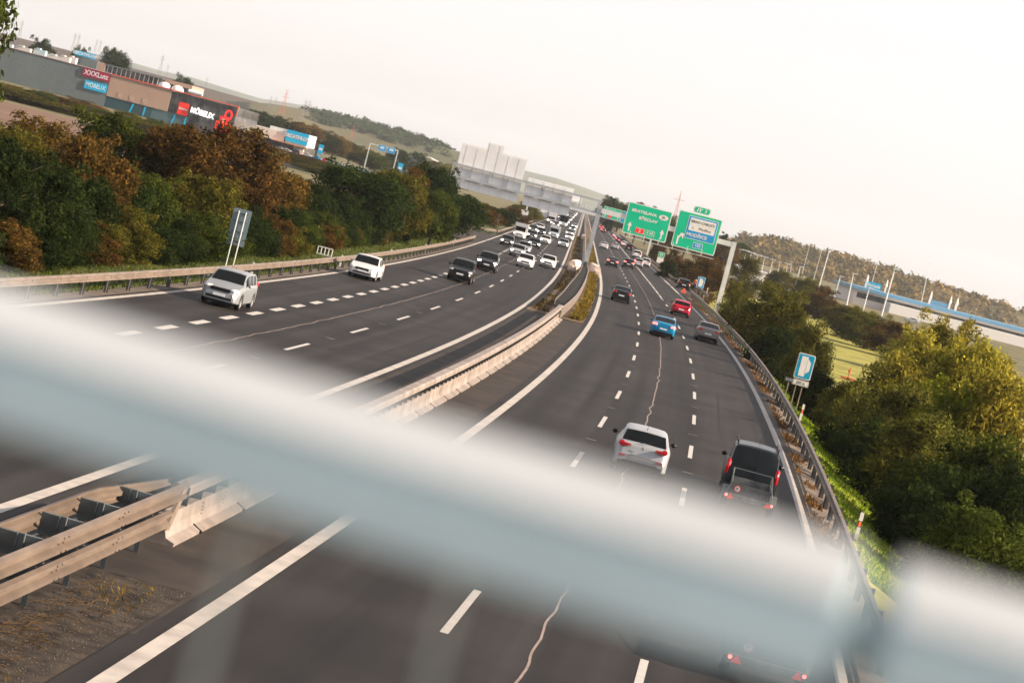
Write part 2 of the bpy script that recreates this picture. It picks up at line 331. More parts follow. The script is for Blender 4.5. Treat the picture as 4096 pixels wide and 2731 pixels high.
# median, nearest part: two double steel rails joined by dark spacers
t = empty('median_barrier', (0, 0, 0), 0, 'double steel median rails with dark cross spacers at lower left', 'crash barrier')
def rf(o0, bend=None): return lambda y: o0 if bend is None or y < bend[0] else float(np.interp(y, bend[0:2], [o0, bend[2]]))
for nm, z0, z1, ye in (('upper_rail', .80, 1.12, 24.7), ('lower_rail', .36, .68, 24.2)):
    g = MB(); sweep(g, wbeam(z0, z1, 1), -2.0, 8, ye, .5, True); g.build(nm, M_galvw, t)
    g = MB(); sweep(g, wbeam(z0, z1, -1), 0, 8, ye, .5, True, offf=rf(-2.78, (22.9, 24.9, -2.2))); g.build(nm, M_galvw, t)
bolt = MB()
for z0 in (.80, .36):
    for y in list(np.arange(8.6, 24, 1.95)):
        for dy in (-.12, .12):
            for zz in (.05, .16, .27): bolt.lathe([(0, .02), (.016, .02), (.018, 0)], 6, axis='x', c=(rx(y*S+dy, -2.0)+(.02 if zz == .16 else .085), y*S+dy, z0+zz))
bolt.build('bolt', M_post, t)
sp = MB(); sp.prism([(-.78, .72), (0, .72), (0, 1.06), (-.78, 1.06)], 0, .008); sp.b2((-.78, 0, 1.06), (0, .09, 1.068)); sp.b2((-.78, 0, .712), (0, .09, .72))
sp.b2((-.36, -.06, .62), (-.35, 0, 1.10)); sp.b2((-.48, -.06, .62), (-.47, 0, 1.10)); sp.b2((-.48, -.02, .62), (-.35, -.01, 1.08))
sme = sp.mesh('spacer', M_galvd); s2 = MB(); s2.prism([(-.78, .36), (0, .36), (0, .62), (-.78, .62)], 0, .008); s2.b2((-.78, 0, .62), (0, .07, .628)); s2m = s2.mesh('spacer', M_galvd)
pm = MB(); pm.box((-.14, 0, .3), (.09, .008, .85)); pm.box((-.18, .04, .3), (.008, .09, .85)); pme = pm.mesh('post', M_galvd)
for i in range(13):
    y = 23.6-i*1.22
    link('spacer', sme, t, (rx(y*S, -2.0), y*S, 0), (0, 0, road_angle(y*S))); link('spacer', s2m, t, (rx(y*S, -2.0), y*S, 0), (0, 0, road_angle(y*S)))
    link('post', pme, t, (rx(y*S, -2.0), y*S, 0), (0, 0, road_angle(y*S)))
# slanting end plate
g = MB(); a = rx(24.75, -1.97)
g.add([(rx(24.2*S, -1.93), 24.2*S, .33), (rx(24.35*S, -1.93), 24.35*S, .30), (rx(25.0*S, -1.98), 25.0*S, 1.14), (rx(24.8*S, -1.98), 24.8*S, 1.14)], [(0, 1, 2, 3)])
g.add([(rx(24.2*S, -2.0), 24.2*S, .33), (rx(24.2*S, -1.93), 24.2*S, .33), (rx(24.8*S, -1.98), 24.8*S, 1.14), (rx(24.8*S, -2.05), 24.8*S, 1.14)], [(0, 1, 2, 3)]); g.build('end_plate', M_galv, t)
# steel step barrier with slats, y 24.4 .. 91
t = empty('median_barrier', (0, 0, 0), 0, 'pale stepped median barrier with a dark slatted gap under its top beam', 'crash barrier')
M_step = mat('pale_barrier_steel', (.185, .158, .14), .6, .1, .2, 1.1, col2=(.25, .215, .195), bump=.15)
g = MB(); sweep(g, [(.32, 0), (.33, .07), (.16, .13), (.10, .30), (.085, .56), (-.085, .56), (-.10, .30), (-.16, .13), (-.33, .07), (-.32, 0)], -2.13, 24.3, 91, 2, True); g.build('base', M_step, t)
g = MB(); sweep(g, [(.15, .80), (.165, .83), (.165, .96), (.13, 1.0), (-.13, 1.0), (-.165, .96), (-.165, .83), (-.15, .80)], -2.13, 24.9, 91, 2, True); g.build('top_beam', M_step, t)
g = MB(); g.box((0, 0, 0), (.2, .03, .25)); slm = g.mesh('slat', M_trim)
for y in np.linspace(25.2, 90.6, 99): link('slat', slm, t, (rx(y*S, -2.13), y*S, .68), (0, 0, road_angle(y*S)+.35))
g = MB()
for y in np.arange(25.6, 91, 2.2): g.box((rx(y*S, -1.9), y*S, .095), (.34, .03, .055), Matrix.Rotation(road_angle(y*S)-.5, 3, 'Z')@Matrix.Rotation(.35, 3, 'Y'))
g.build('drain_slot', M_black, t)
g = MB()
for y in np.arange(26, 91, 1.1):
    for dz in (.2, .27, .34, .41, .48): g.box((rx(y*S, -2.018+.02*(.56-dz)), y*S, dz), (.02, .03, .018))
    for dy in (0, .12, .24): g.box((rx(y*S+dy, -2.13), y*S+dy, 1.001), (.03, .03, .006)); 
g.build('rivets', M_galvd, t)
# far: two steel beams with a ladder of spacers, y 89 .. 160 and on to the horizon
t = empty('median_barrier', (0, 0, 0), 0, 'twin steel median rails with a ladder of spacers leading to the gantry post', 'crash barrier')
Lf = lambda y: float(np.interp(y, [90, 96, 120, 150, 162], [-2.3, -2.85, -2.85, -2.5, -2.4])); Rf = lambda y: float(np.interp(y, [89, 107, 150, 162], [-2.0, -1.82, -1.75, -1.85]))
g = MB(); sweep(g, wbeam(.62, .95, 1), 0, 89.5, 162, 2, True, offf=Rf); sweep(g, wbeam(.25, .55, 1), 0, 89.5, 162, 2, True, offf=Rf); g.build('beam', M_galv, t, smooth=30)
g = MB(); sweep(g, wbeam(.62, .95, -1), 0, 95, 162, 2, True, offf=Lf); g.build('beam', M_galv, t, smooth=30)
g = MB(); g.b2((-.5, -.03, -.025), (.5, .03, .025)); g.b2((-.5, -.01, -.46), (.5, .01, -.026)); spm = g.mesh('spacer', M_post)
for y in np.arange(95, 161, .8): a = rx(y*S, Lf(y)); b = rx(y*S, Rf(y)); link('spacer', spm, t, ((a+b)/2, y*S, .86)).scale = (b-a, 1, 1)
t = empty('median_barrier', (0, 0, 0), 0, 'distant median barrier running to the vanishing point', 'crash barrier')
g = MB(); sweep(g, [(.25, .02), (.12, .3), (.1, .9), (-.1, .9), (-.12, .3), (-.25, .02)], -2.2, 182, 1200, 10, True); g.build('beam', M_galv, t)
# concrete blocks guarding the gantry post
for lab, o, y, sgn in (('pale angular concrete block left of the gantry post', -3.35, 164, -1), ('pale angular concrete block right of the gantry post', -.95, 166, 1)):
    g = MB(); g.prism([(-.45, 0), (.45, 0), (.42, .9), (.25, 1.15), (-.25, 1.15), (-.42, .9)], -7, 5.7); g.prism([(-.3, .0), (.3, .0), (.22, .6), (-.22, .6)], -8.2, -7.002)
    b = g.build('concrete_block', M_conc, None); b.location = (rx(y*S, o), y*S, .01); b.rotation_euler = (0, 0, road_angle(y*S)+sgn*.05); tag(b, lab, 'concrete block')
g = MB(); g.prism([(-.4, 0), (.4, 0), (.35, 1.1), (-.35, 1.1)], -2.5, 2.5); b = g.build('concrete_block', M_conc, None); b.location = (rx(318*S, -2.7), 318*S, .01); tag(b, 'pale concrete block in the far median near the second gantry', 'concrete block')

# ================================================================ BRIDGE RAILING in the foreground
t = empty('bridge_railing', (0, .8, EYE-.3), R(-9), label='pale blue-grey bridge railing crossing the foreground, far out of focus', cat='railing') #, 0, 'pale blue-grey bridge railing crossing the foreground, far out of focus', 'railing')
M_rail = mat('railing_paint', (.345, .475, .53), .55, 0, .08, 6); M_cap = mat('sunlit_top_tone', (.28, .31, .335), .6, 0, .1, 5)  # sunlight on the top and sky blue on the front put into two colours
RD, RQ, RW, RT = .8, .1025, .178, .027
t.rotation_euler.y = R(1.5)
def railseg(x0, x1):
    g = MB(); g.b2((x0, RD, EYE-RQ-RT), (x1, RD+RW, EYE-RQ)); o = g.build('handrail', M_rail, None)
    bm = bmesh.new(); bm.from_mesh(o.data); bmesh.ops.bevel(bm, geom=bm.edges[:], offset=.003, segments=2, affect='EDGES'); bm.to_mesh(o.data); bm.free()
    o.parent = t; o.location = Vector(o.location)-Vector(t.location); register(o, t)
    g = MB(); g.b2((x0+.003, RD+.002, EYE-RQ+.0005), (x1-.003, RD+RW-.002, EYE-RQ+.0025)); o = g.build('sunlit_top', M_cap, None); o.parent = t; o.location = -Vector(t.location)  # thin added sheet that carries the lit tone of the rail's top
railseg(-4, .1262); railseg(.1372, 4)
g = MB(); g.b2((.110, RD+.02, EYE-RQ-RT+.005), (.152, RD+RW-.02, EYE-RQ-.016)); o = g.build('joint_sleeve', mat('dark_teal_sleeve', (.10, .17, .18), .5), None); o.parent = t; o.location = Vector(o.location)-Vector(t.location)
g = MB(); g.b2((-.0015, RD+.05, EYE-1.25), (.0015, RD+.055, EYE-RQ-RT)); bme = g.mesh('baluster', mat('baluster_grey', (.25, .30, .31), .5))
for bx in (-.80, -.72, -.091, -.0098, .60, .68):
    o = link('baluster', bme, None, (bx, 0, 0)); o.parent = t; o.location = Vector(o.location)-Vector(t.location)
g = MB(); g.b2((-6, -4, EYE-1.95), (6, 1.8, EYE-1.65)); o = g.build('bridge_deck', M_conc, None); o['kind'] = 'structure'

# ================================================================ VEHICLES
def interp(keys, s): return float(np.interp(s, [k[0] for k in keys], [k[1] for k in keys]))
def car_meshes(p):
    L, Wd = p['L'], p['W']; T, B = p['T'], p['B']; xf, xr, ar = p['xf'], L-p['xr'], p.get('ar', .36); wz = p.get('wz', .31); sill = p.get('sill', .24)
    st = set(np.round(np.linspace(0, L, 26), 3)) | {round(k[0], 3) for k in T+B+p['wf']} | {round(v, 3) for v in p['ws']+p['rw']}
    for x in (xf, xr):
        for a in np.linspace(0, PI, 11): st.add(round(x+ar*math.cos(a), 3))
        st |= {round(x-ar-.01, 3), round(x+ar+.01, 3)}
    for a, b in p['sw']: st |= {round(a, 3), round(b, 3)}
    st = sorted(v for v in st if 0 <= v <= L); tum = p.get('tum', .19)
    rings = []
    for s in st:
        w = Wd/2*interp(p['wf'], s); t = interp(T, s); b = min(interp(B, s), t-.02); zs = sill
        for x in (xf, xr):
            if abs(s-x) < ar: zs = max(zs, wz+math.sqrt(ar*ar-(s-x)**2))
        e = min(s, L-s)
        if e < .25: zs = max(zs, sill+.03*(1-e/.25)); 
        h = t-b; zs = min(zs, b-.14)
        rings.append([(w-.05, zs), (w-.005, zs+.035), (w, (zs+b)/2+.02), (w-.012, b-.10), (w-.04, b-.02), (w-.07, b+.01), (w-.075-tum*h*.9, b+h*.84), (w-.12-tum*h*1.15, b+h*.965), (w*.42, t+.004), (0, t+.015)])
    n = 10; V = []; y = lambda s: L/2-s
    for s, r in zip(st, rings):
        for a, z in r: V.append((-a, y(s), z))
        for a, z in r[-2::-1]: V.append((a, y(s), z))
    m = 2*n-1; F = {'body': [], 'windscreen': [], 'rear_window': [], 'side_window': []}
    for i in range(len(st)-1):
        sm = (st[i]+st[i+1])/2; hh = interp(T, sm)-interp(B, sm)
        for j in range(m-1):
            row = j if j < n-1 else m-2-j; k = 'body'
            if row in (7, 8) and p['ws'][0] < sm < p['ws'][1]: k = 'windscreen'
            elif row in (7, 8) and p['rw'][0] < sm < p['rw'][1]: k = 'rear_window'
            elif row == 5 and any(a < sm < b for a, b in p['sw']) and hh > .14: k = 'side_window'
            F[k].append((i*m+j, i*m+j+1, (i+1)*m+j+1, (i+1)*m+j))
    F['body'].append(tuple(range(m))); F['body'].append(tuple(range((len(st)-1)*m, len(st)*m))[::-1])
    return V, F, st
def sub_mesh(name, V, faces, m, push=0.0, smooth=40):
    if not faces: return None
    used = sorted({i for f in faces for i in f}); mp = {u: i for i, u in enumerate(used)}
    me = bpy.data.meshes.new(name); me.from_pydata([V[u] for u in used], [], [tuple(mp[i] for i in f) for f in faces]); me.materials.append(m)
    bm = bmesh.new(); bm.from_mesh(me); bmesh.ops.recalc_face_normals(bm, faces=bm.faces)
    if sum((f.normal.z) * f.calc_area() for f in bm.faces) < 0: bmesh.ops.reverse_faces(bm, faces=bm.faces)
    bm.to_mesh(me); bm.free(); me.polygons.foreach_set('use_smooth', [True]*len(me.polygons)); me.set_sharp_from_angle(angle=R(smooth)); return me
def wheel_meshes(r=.31, wd=.2):
    t = MB(); t.lathe([(r*.66, -wd/2), (r*.93, -wd/2), (r, -wd/2+.03), (r, wd/2-.03), (r*.93, wd/2), (r*.66, wd/2), (r*.66, -wd/2)], 20, axis='x')
    q = MB(); q.lathe([(.02, 0), (r*.2, .0), (r*.2, -.03), (r*.3, -.03)], 16, axis='x', c=(wd/2-.02, 0, 0)); q.lathe([(r*.60, 0), (r*.67, .015), (r*.67, -.06)], 20, axis='x', c=(wd/2-.015, 0, 0))
    for k in range(5):
        a = 2*PI*k/5; q.box((wd/2-.03, math.cos(a)*r*.4, math.sin(a)*r*.4), (.03, r*.52, .055), Matrix.Rotation(a, 3, 'X'))
    q.lathe([(0, 0), (r*.66, 0)], 16, axis='x', c=(wd/2-.10, 0, 0), mi=1)
    return t.mesh('tyre', M_rubber, 40), q.mesh('rim', [M_rim, M_trim], 40)
WH = {}
def lens(sz, c, rz, m, name, bev=.03):
    g = MB(); g.box((0, 0, 0), sz); me = g.mesh(name, m); bm = bmesh.new(); bm.from_mesh(me)
    bmesh.ops.bevel(bm, geom=bm.edges[:], offset=min(bev, min(sz)*.4), segments=2, affect='EDGES'); bm.to_mesh(me); bm.free()
    me.transform(Matrix.Translation(c) @ Matrix.Rotation(rz, 4, 'Z')); me.polygons.foreach_set('use_smooth', [True]*len(me.polygons)); return me
def make_car(p, name, pnt, front_lit=False, brake=False):
    V, F, st = car_meshes(p); L, Wd = p['L'], p['W']; r = empty(name)
    link('body', sub_mesh('body', V, F['body'], pnt), r)
    for k in ('windscreen', 'rear_window'):
        me = sub_mesh(k, V, F[k], M_glass)
        if me: link(k, me, r)
    l = [f for f in F['side_window'] if V[f[0]][0] < 0]; q = [f for f in F['side_window'] if V[f[0]][0] > 0]
    for f in (l, q):
        me = sub_mesh('side_window', V, f, M_glass)
        if me: link('side_window', me, r)
    wz = p.get('wz', .31); key = (wz,)
    if key not in WH: WH[key] = wheel_meshes(wz)
    ty, ri = WH[key]
    for s in (p['xf'], L-p['xr']):
        for sg in (-1, 1):
            w = link('wheel', ty, r, (sg*(Wd/2-.125), L/2-s, wz), (0, 0, 0 if sg > 0 else PI)); link('rim', ri, w)
    g = MB(); g.b2((-Wd/2+.25, -L/2+.15, .17), (Wd/2-.25, L/2-.15, p.get('sill', .24)+.3)); 
    for s in (p['xf'], L-p['xr']): g.b2((-Wd/2+.08, L/2-s-.33, wz-.02), (Wd/2-.245, L/2-s+.33, wz+.36)) if 0 else g.b2((-Wd/2+.26, L/2-s-.33, wz-.02), (Wd/2-.26, L/2-s+.33, wz+.34))
    g.build('underbody', M_trim, r)
    hz = p.get('hz', .66); hl = M_lampon if front_lit else M_lamp; wfr = Wd/2*interp(p['wf'], .12)
    hw = p.get('hw', .34)
    for sg in (-1, 1): link('headlight', lens((hw, .22, p.get('hh', .15)), (sg*(wfr-hw*.42), L/2-.20, hz), -sg*.55, hl, 'headlight'), r)
    g = MB(); gw = p.get('gw', .42); g.b2((-gw, L/2-.06, hz-.10), (gw, L/2+.012, hz+.04)); g.b2((-gw*1.35, L/2-.05, sill_z(p)+.10), (gw*1.35, L/2+.014, sill_z(p)+.20)); g.build('grille', M_trim, r)
    g = MB(); g.b2((-.26, L/2-.02, sill_z(p)+.21), (.26, L/2+.022, sill_z(p)+.32)); g.build('number_plate', M_plate, r)
    tz = p.get('tz', .86); tw, th = p.get('tw', .36), p.get('th', .15); tl = M_brake if brake else M_tail; wrr = Wd/2*interp(p['wf'], L-.08)
    for sg in (-1, 1): link('tail_light', lens((tw, p.get('td', .16), th), (sg*(wrr-tw*.40), -L/2+.09, tz), sg*p.get('trz', .30), tl, 'tail_light'), r)
    g = MB(); pz = p.get('pz', .62); g.b2((-.26, -L/2-.022, pz-.055), (.26, -L/2+.03, pz+.055)); g.build('number_plate', M_plate, r)
    g = MB(); g.b2((-Wd/2+.18, -L/2-.012, sill_z(p)+.03), (Wd/2-.18, -L/2+.03, sill_z(p)+.17)); g.build('lower_bumper', M_trim, r)
    ms = p['ws'][0]+.22
    for sg in (-1, 1): link('mirror', lens((.2, .13, .14), (sg*(Wd/2+.085), L/2-ms-.12, interp(p['B'], ms)+.08), 0, p.get('mm', pnt), 'mirror', .045), r)
    return r
def sill_z(p): return p.get('sill', .24)
SEDAN = dict(L=4.65, W=1.81, wf=[(0, .74), (.12, .86), (.35, .95), (.9, 1), (3.7, 1), (4.4, .95), (4.58, .90), (4.65, .84)],
    T=[(0, .60), (.08, .70), (.5, .80), (1.25, .93), (1.4, .96), (1.95, 1.36), (2.3, 1.435), (2.8, 1.45), (3.3, 1.40), (4.05, 1.09), (4.2, 1.07), (4.5, 1.04), (4.6, .98), (4.65, .72)],
    B=[(0, .55), (.5, .76), (1.25, .89), (2, .93), (3.6, .97), (4.5, .97), (4.65, .68)], ws=[1.36, 2.1], rw=[3.28, 4.06], sw=[(1.75, 2.55), (2.62, 3.35), (3.42, 3.75)], xf=.88, xr=1.02, hz=.66, tz=.88)
HATCH = dict(L=4.3, W=1.79, wf=[(0, .72), (.12, .86), (.35, .95), (.9, 1), (3.5, 1), (4.0, .97), (4.22, .90), (4.3, .84)],
    T=[(0, .60), (.08, .70), (.5, .82), (1.15, .95), (1.28, .98), (1.85, 1.38), (2.3, 1.455), (2.9, 1.46), (3.5, 1.40), (3.62, 1.36), (4.08, 1.03), (4.2, .92), (4.26, .74), (4.3, .62)],
    B=[(0, .55), (.5, .77), (1.2, .91), (2, .95), (3.4, 1.0), (4.08, .98), (4.3, .58)], ws=[1.26, 1.98], rw=[3.62, 4.08], sw=[(1.62, 2.4), (2.47, 3.2)], xf=.86, xr=.78, hz=.68, tz=.90, th=.14, tw=.4)
ESTATE = dict(HATCH, L=4.25, W=1.68, T=[(0, .62), (.07, .74), (.45, .88), (1.05, 1.0), (1.15, 1.03), (1.75, 1.42), (2.1, 1.49), (2.9, 1.51), (3.8, 1.46), (3.9, 1.42), (4.12, 1.02), (4.18, .8), (4.25, .6)],
    B=[(0, .56), (.45, .82), (1.1, .95), (2, .98), (3.8, 1.02), (4.12, 1.0), (4.25, .56)], wf=[(0, .76), (.12, .88), (.35, .96), (.9, 1), (3.5, 1), (4.0, .97), (4.25, .88)], ws=[1.14, 1.85], rw=[3.88, 4.1], sw=[(1.5, 2.25), (2.32, 3.0), (3.07, 3.7)], hz=.76, hw=.38, hh=.17, tz=1.0, th=.26, tw=.22, mm=None)
SUV = dict(HATCH, L=4.6, W=1.88, T=[(0, .75), (.08, .90), (.5, 1.02), (1.15, 1.10), (1.28, 1.13), (1.85, 1.58), (2.2, 1.68), (3.0, 1.70), (4.0, 1.63), (4.12, 1.58), (4.42, 1.14), (4.5, .95), (4.6, .7)],
    B=[(0, .66), (.5, .96), (1.2, 1.06), (2, 1.09), (3.8, 1.13), (4.4, 1.1), (4.6, .66)], wf=[(0, .78), (.12, .88), (.35, .96), (.9, 1), (3.9, 1), (4.4, .96), (4.6, .88)], ws=[1.26, 2.0], rw=[4.1, 4.42], sw=[(1.62, 2.4), (2.47, 3.25), (3.32, 3.9)], xf=.9, xr=.95, ar=.41, wz=.36, sill=.34, hz=.84, tz=1.05, th=.22, tw=.3)
VAN = dict(L=5.0, W=1.94, wf=[(0, .80), (.12, .9), (.35, .97), (.8, 1), (4.9, 1), (5.0, .96)],
    T=[(0, .85), (.1, 1.02), (.6, 1.22), (.85, 1.30), (1.55, 1.95), (1.9, 2.05), (4.85, 2.05), (4.95, 1.95), (4.98, 1.25), (5.0, .8)], B=[(0, .72), (.6, 1.12), (1.2, 1.2), (4.9, 1.2), (5.0, .72)],
    ws=[.80, 1.58], rw=[4.955, 4.975], sw=[(1.2, 2.0)], xf=.95, xr=1.15, ar=.40, wz=.35, sill=.3, tum=.09, hz=.85, hh=.2, tz=1.1, th=.4, tw=.14)
MPV = dict(L=4.36, W=1.75, wf=[(0, .78), (.12, .88), (.35, .97), (.8, 1), (4.1, 1), (4.3, .955), (4.36, .93)],
    T=[(0, .75), (.08, .88), (.5, 1.0), (1.05, 1.12), (1.75, 1.66), (2.1, 1.77), (4.0, 1.79), (4.14, 1.75), (4.20, 1.68), (4.29, 1.12), (4.32, 1.02), (4.34, .8), (4.36, .55)], B=[(0, .68), (.5, .95), (1.1, 1.06), (4.1, 1.1), (4.29, 1.08), (4.36, .5)],
    ws=[1.03, 1.85], rw=[9, 9.1], sw=[(1.4, 2.2), (2.28, 3.1), (3.2, 3.95)], xf=.82, xr=.72, ar=.38, wz=.32, sill=.3, tum=.12, hz=.8, tz=1.02, tw=.13, th=.5, td=.12, trz=.2, pz=.62)
SHAPES = {'sedan': ('sedan_car', SEDAN), 'hatch': ('hatchback_car', HATCH), 'estate': ('estate_car', ESTATE), 'suv': ('suv_car', SUV), 'van': ('delivery_van', VAN), 'mpv': ('family_van', MPV)}
ESTATE['mm'] = P_silver
PROTO = {}
def new_car(shape, pnt, lit, brake=False):
    key = (shape, lit, brake); nm, p = SHAPES[shape]
    if key not in PROTO:
        r = make_car(p, nm, P_white, lit, brake); PROTO[key] = r; first = True
    else: r = copy_tree(PROTO[key]); first = False
    for ch in KIDS[r.name]:
        b = ch.name.split('.')[0]
        if b in ('body', 'mirror'):
            s = ch.material_slots[0]; s.link = 'OBJECT'; s.material = pnt if (b == 'body' or pnt not in (P_black,)) else M_trim
    return r
# x, y = full-size photo pixel of the ground under the car's visible end; lateral offset overrides the lane
def put(r, y, off, front, L, skew=0):
    """front=True: the car comes towards the camera and its nose is at y; else its tail is at y"""
    yc = y*S+L/2; a = road_angle(yc)+(PI if front else 0)+skew
    r.location = (rx(yc, off), yc, .012 if True else 0); r.rotation_euler = (0, 0, a)
G_R, G_L = 'cars driving away on the right carriageway', 'oncoming cars on the left carriageway'
CARS = [ # shape, paint, y, off, front, lit, brake, label
 ('sedan', P_blue, 98, 5.15, 0, 0, 1, 'bright blue liftback driving away, lit red tail lights, on the sealed joint'),
 ('sedan', P_brown, 104.6, 8.85, 0, 0, 0, 'grey-brown saloon in the rightmost lane beside the blue car'),
 ('hatch', P_red, 127.8, 7.75, 0, 0, 0, 'dark red hatchback ahead of the blue car'),
 ('sedan', P_black, 125.6, 1.9, 0, 0, 0, 'black saloon with white number plate in the lane next to the median'),
 ('hatch', P_black, 187.5, 12.0, 0, 0, 0, 'dark hatchback stopped on the lay-by behind the warning triangle'),
 ('sedan', P_dgrey, 201, 2.0, 0, 0, 1, 'dark saloon with red lights near the concrete block, leftmost of the dark pair'),
 ('hatch', P_dgrey, 213, 4.9, 0, 0, 1, 'dark grey hatchback beside the dark saloon, right of the pair'),
 ('suv', P_white, 274, 8.6, 0, 0, 0, 'white off-roader at the back of the white trio in the exit lane'),
 ('estate', P_lsil, 226.9, 7.05, 0, 0, 1, 'small silver-white car, nearest and leftmost of the white trio'),
 ('estate', P_white, 240, 8.9, 0, 0, 0, 'white estate at the right of the white trio by the guardrail'),
 ('suv', P_black, 321, 8.5, 0, 0, 0, 'black off-roader in the exit lane under the first green sign'),
 ('sedan', P_white, 281, 1.8, 0, 0, 0, 'white saloon driving away close to the median line'),
 ('sedan', P_lsil, 300, 4.6, 0, 0, 0, 'pale silver saloon beside the white saloon, one lane right'),
 ('hatch', P_white, 347, 8.15, 0, 0, 1, 'white car with lit brakes right behind the black off-roader'),
 ('hatch', P_navy, 375, 8.1, 0, 0, 1, 'navy car with glowing brake lights in the exit queue'),
 ('sedan', P_dgrey, 388, 7.6, 0, 0, 1, 'dark saloon in the middle of the braking exit queue'),
 ('hatch', P_lsil, 415, 7.9, 0, 0, 1, 'silver car near the head of the braking exit queue'),
 ('sedan', P_white, 437, 7.8, 0, 0, 1, 'white car at the head of the braking exit queue'),
 ('hatch', P_black, 575, 8.3, 0, 0, 0, 'black car alone far ahead beneath the second green sign'),
 ('sedan', P_dgrey, 484, 4.5, 0, 0, 1, 'dark car with red lights far ahead in the middle lane'),
 ('hatch', P_lsil, 510, 4.5, 0, 0, 1, 'silver car just ahead of the dark car far off in the middle lane'),
 ('sedan', P_dgrey, 521, 1.9, 0, 0, 0, 'dark car far ahead half hidden by the gantry post'),
 ('hatch', P_dgrey, 678, 1.6, 0, 0, 0, 'farthest dark car in the lane by the median on the right side'),
 ('hatch', P_red, 560, 4.6, 0, 0, 1, 'far reddish car in the middle lane with lit brakes'),
 ('sedan', P_white, 83.6, -14.2, 1, 0, 0, 'white oncoming saloon close to the left edge line'),
 ('suv', P_black, 100.5, -10.45, 1, 0, 0, 'black oncoming off-roader straddling the pale joint'),
 ('suv', P_dgrey, 120, -10.5, 1, 1, 0, 'dark grey oncoming off-roader with lit lamps behind the black one'),
 ('sedan', P_lsil, 159, -10.3, 1, 1, 0, 'silver-blue oncoming estate leading the dense traffic'),
 ('hatch', P_white, 140, -8.3, 1, 1, 0, 'white oncoming hatchback, left of the white pair'),
 ('hatch', P_white, 151, -6.3, 1, 1, 0, 'white oncoming hatchback with black grille, right of the white pair'),
 ('sedan', P_dgrey, 180, -12.9, 1, 1, 0, 'dark oncoming saloon with yellowish lamps beside the edge line'),
 ('hatch', P_silver, 173, -10.2, 1, 0, 0, 'grey hatchback tucked behind the silver-blue estate'),
 ('sedan', P_black, 196, -9.8, 1, 1, 0, 'black oncoming saloon with round lit lamps right of the white box van'),
 ('sedan', P_white, 223, -9.0, 1, 1, 0, 'white oncoming saloon right behind the black saloon'),
 ('hatch', P_dgrey, 231, -11.6, 1, 1, 0, 'dark oncoming hatchback between the box van and the white saloon'),
 ('sedan', P_black, 271, -13.0, 1, 1, 0, 'black oncoming car behind the white box van'),
 ('sedan', P_white, 299, -12.5, 1, 0, 0, 'white oncoming saloon in front of the lorry'),
 ('hatch', P_navy, 265, -11.1, 1, 1, 0, 'navy oncoming car half hidden beside the blue-grey van'),
 ('sedan', P_lsil, 229, -6.0, 1, 1, 0, 'pale silver oncoming saloon in the lane beside the median line'),
 ('hatch', P_white, 279, -5.6, 1, 1, 0, 'white oncoming car second in the lane by the median'),
 ('sedan', P_silver, 317, -6.0, 1, 1, 0, 'grey oncoming car third in the lane by the median'),
 ('hatch', P_black, 376, -5.9, 1, 1, 0, 'black oncoming car with dazzling lamps, fourth by the median'),
 ('sedan', P_white, 425, -5.8, 1, 1, 0, 'white oncoming car with dazzling lamps, fifth by the median'),
 ('hatch', P_dgrey, 375, -10.6, 1, 1, 0, 'dark oncoming car with lit lamps between lorry and coach'),
 ('sedan', P_white, 388, -11.6, 1, 1, 0, 'white oncoming car just right of the lorry'),
 ('hatch', P_dgrey, 445, -9.3, 1, 1, 0, 'dark car right behind the coach'),
]
for k, (y, o, pn) in enumerate([(470, -8.9, P_white), (498, -9.2, P_lsil), (528, -9.0, P_dgrey), (560, -8.8, P_white), (596, -9.1, P_black), (640, -8.8, P_white), (690, -9.2, P_lsil), (745, -9, P_dgrey), (810, -8.8, P_white), (890, -9, P_white), (970, -9, P_lsil), (620, -12.4, P_white), (720, -12.4, P_lsil), (540, -12.5, P_dgrey)]):
    nth = ['nearest', 'second', 'third', 'fourth', 'fifth', 'sixth', 'seventh', 'eighth', 'ninth', 'tenth', 'last'][k] if k < 11 else None
    CARS.append((['hatch', 'sedan', 'suv'][k % 3], pn, y, o, 1, 1, 0, ('%s car of the far glowing file behind the coach' % nth) if nth else ['farther white car by the far left edge line', 'farthest silver car by the far left edge line', 'dark car by the far left edge line behind the lorry'][k-11]))
for sh, pn, y, off, fr, lit, brk, lab in CARS:
    r = new_car(sh, pn, bool(lit), bool(brk)); put(r, y, off, bool(fr), SHAPES[sh][1]['L'])
    tag(r, lab, 'car', G_L if fr else G_R)
# ---- silver estate nearest on the left
r = make_car(ESTATE, 'estate_car', P_silver, False); put(r, 56.0, -13.45, True, 4.25, .0); tag(r, 'silver estate car nearest on the left carriageway with black grille', 'car', G_L)
g = MB(); g.box((.80, 1.55-.9, .62), (.03, .5, .07)); g.box((-.80, .65, .62), (.03, .5, .07)); g.build('side_moulding', M_trim, r)
g = MB()
for sg in (-1, 1): g.lathe([(0, .02), (.05, .02), (.06, 0)], 12, axis='y', c=(sg*.55, 2.11, .38))
g.build('fog_light', M_lamp, r)
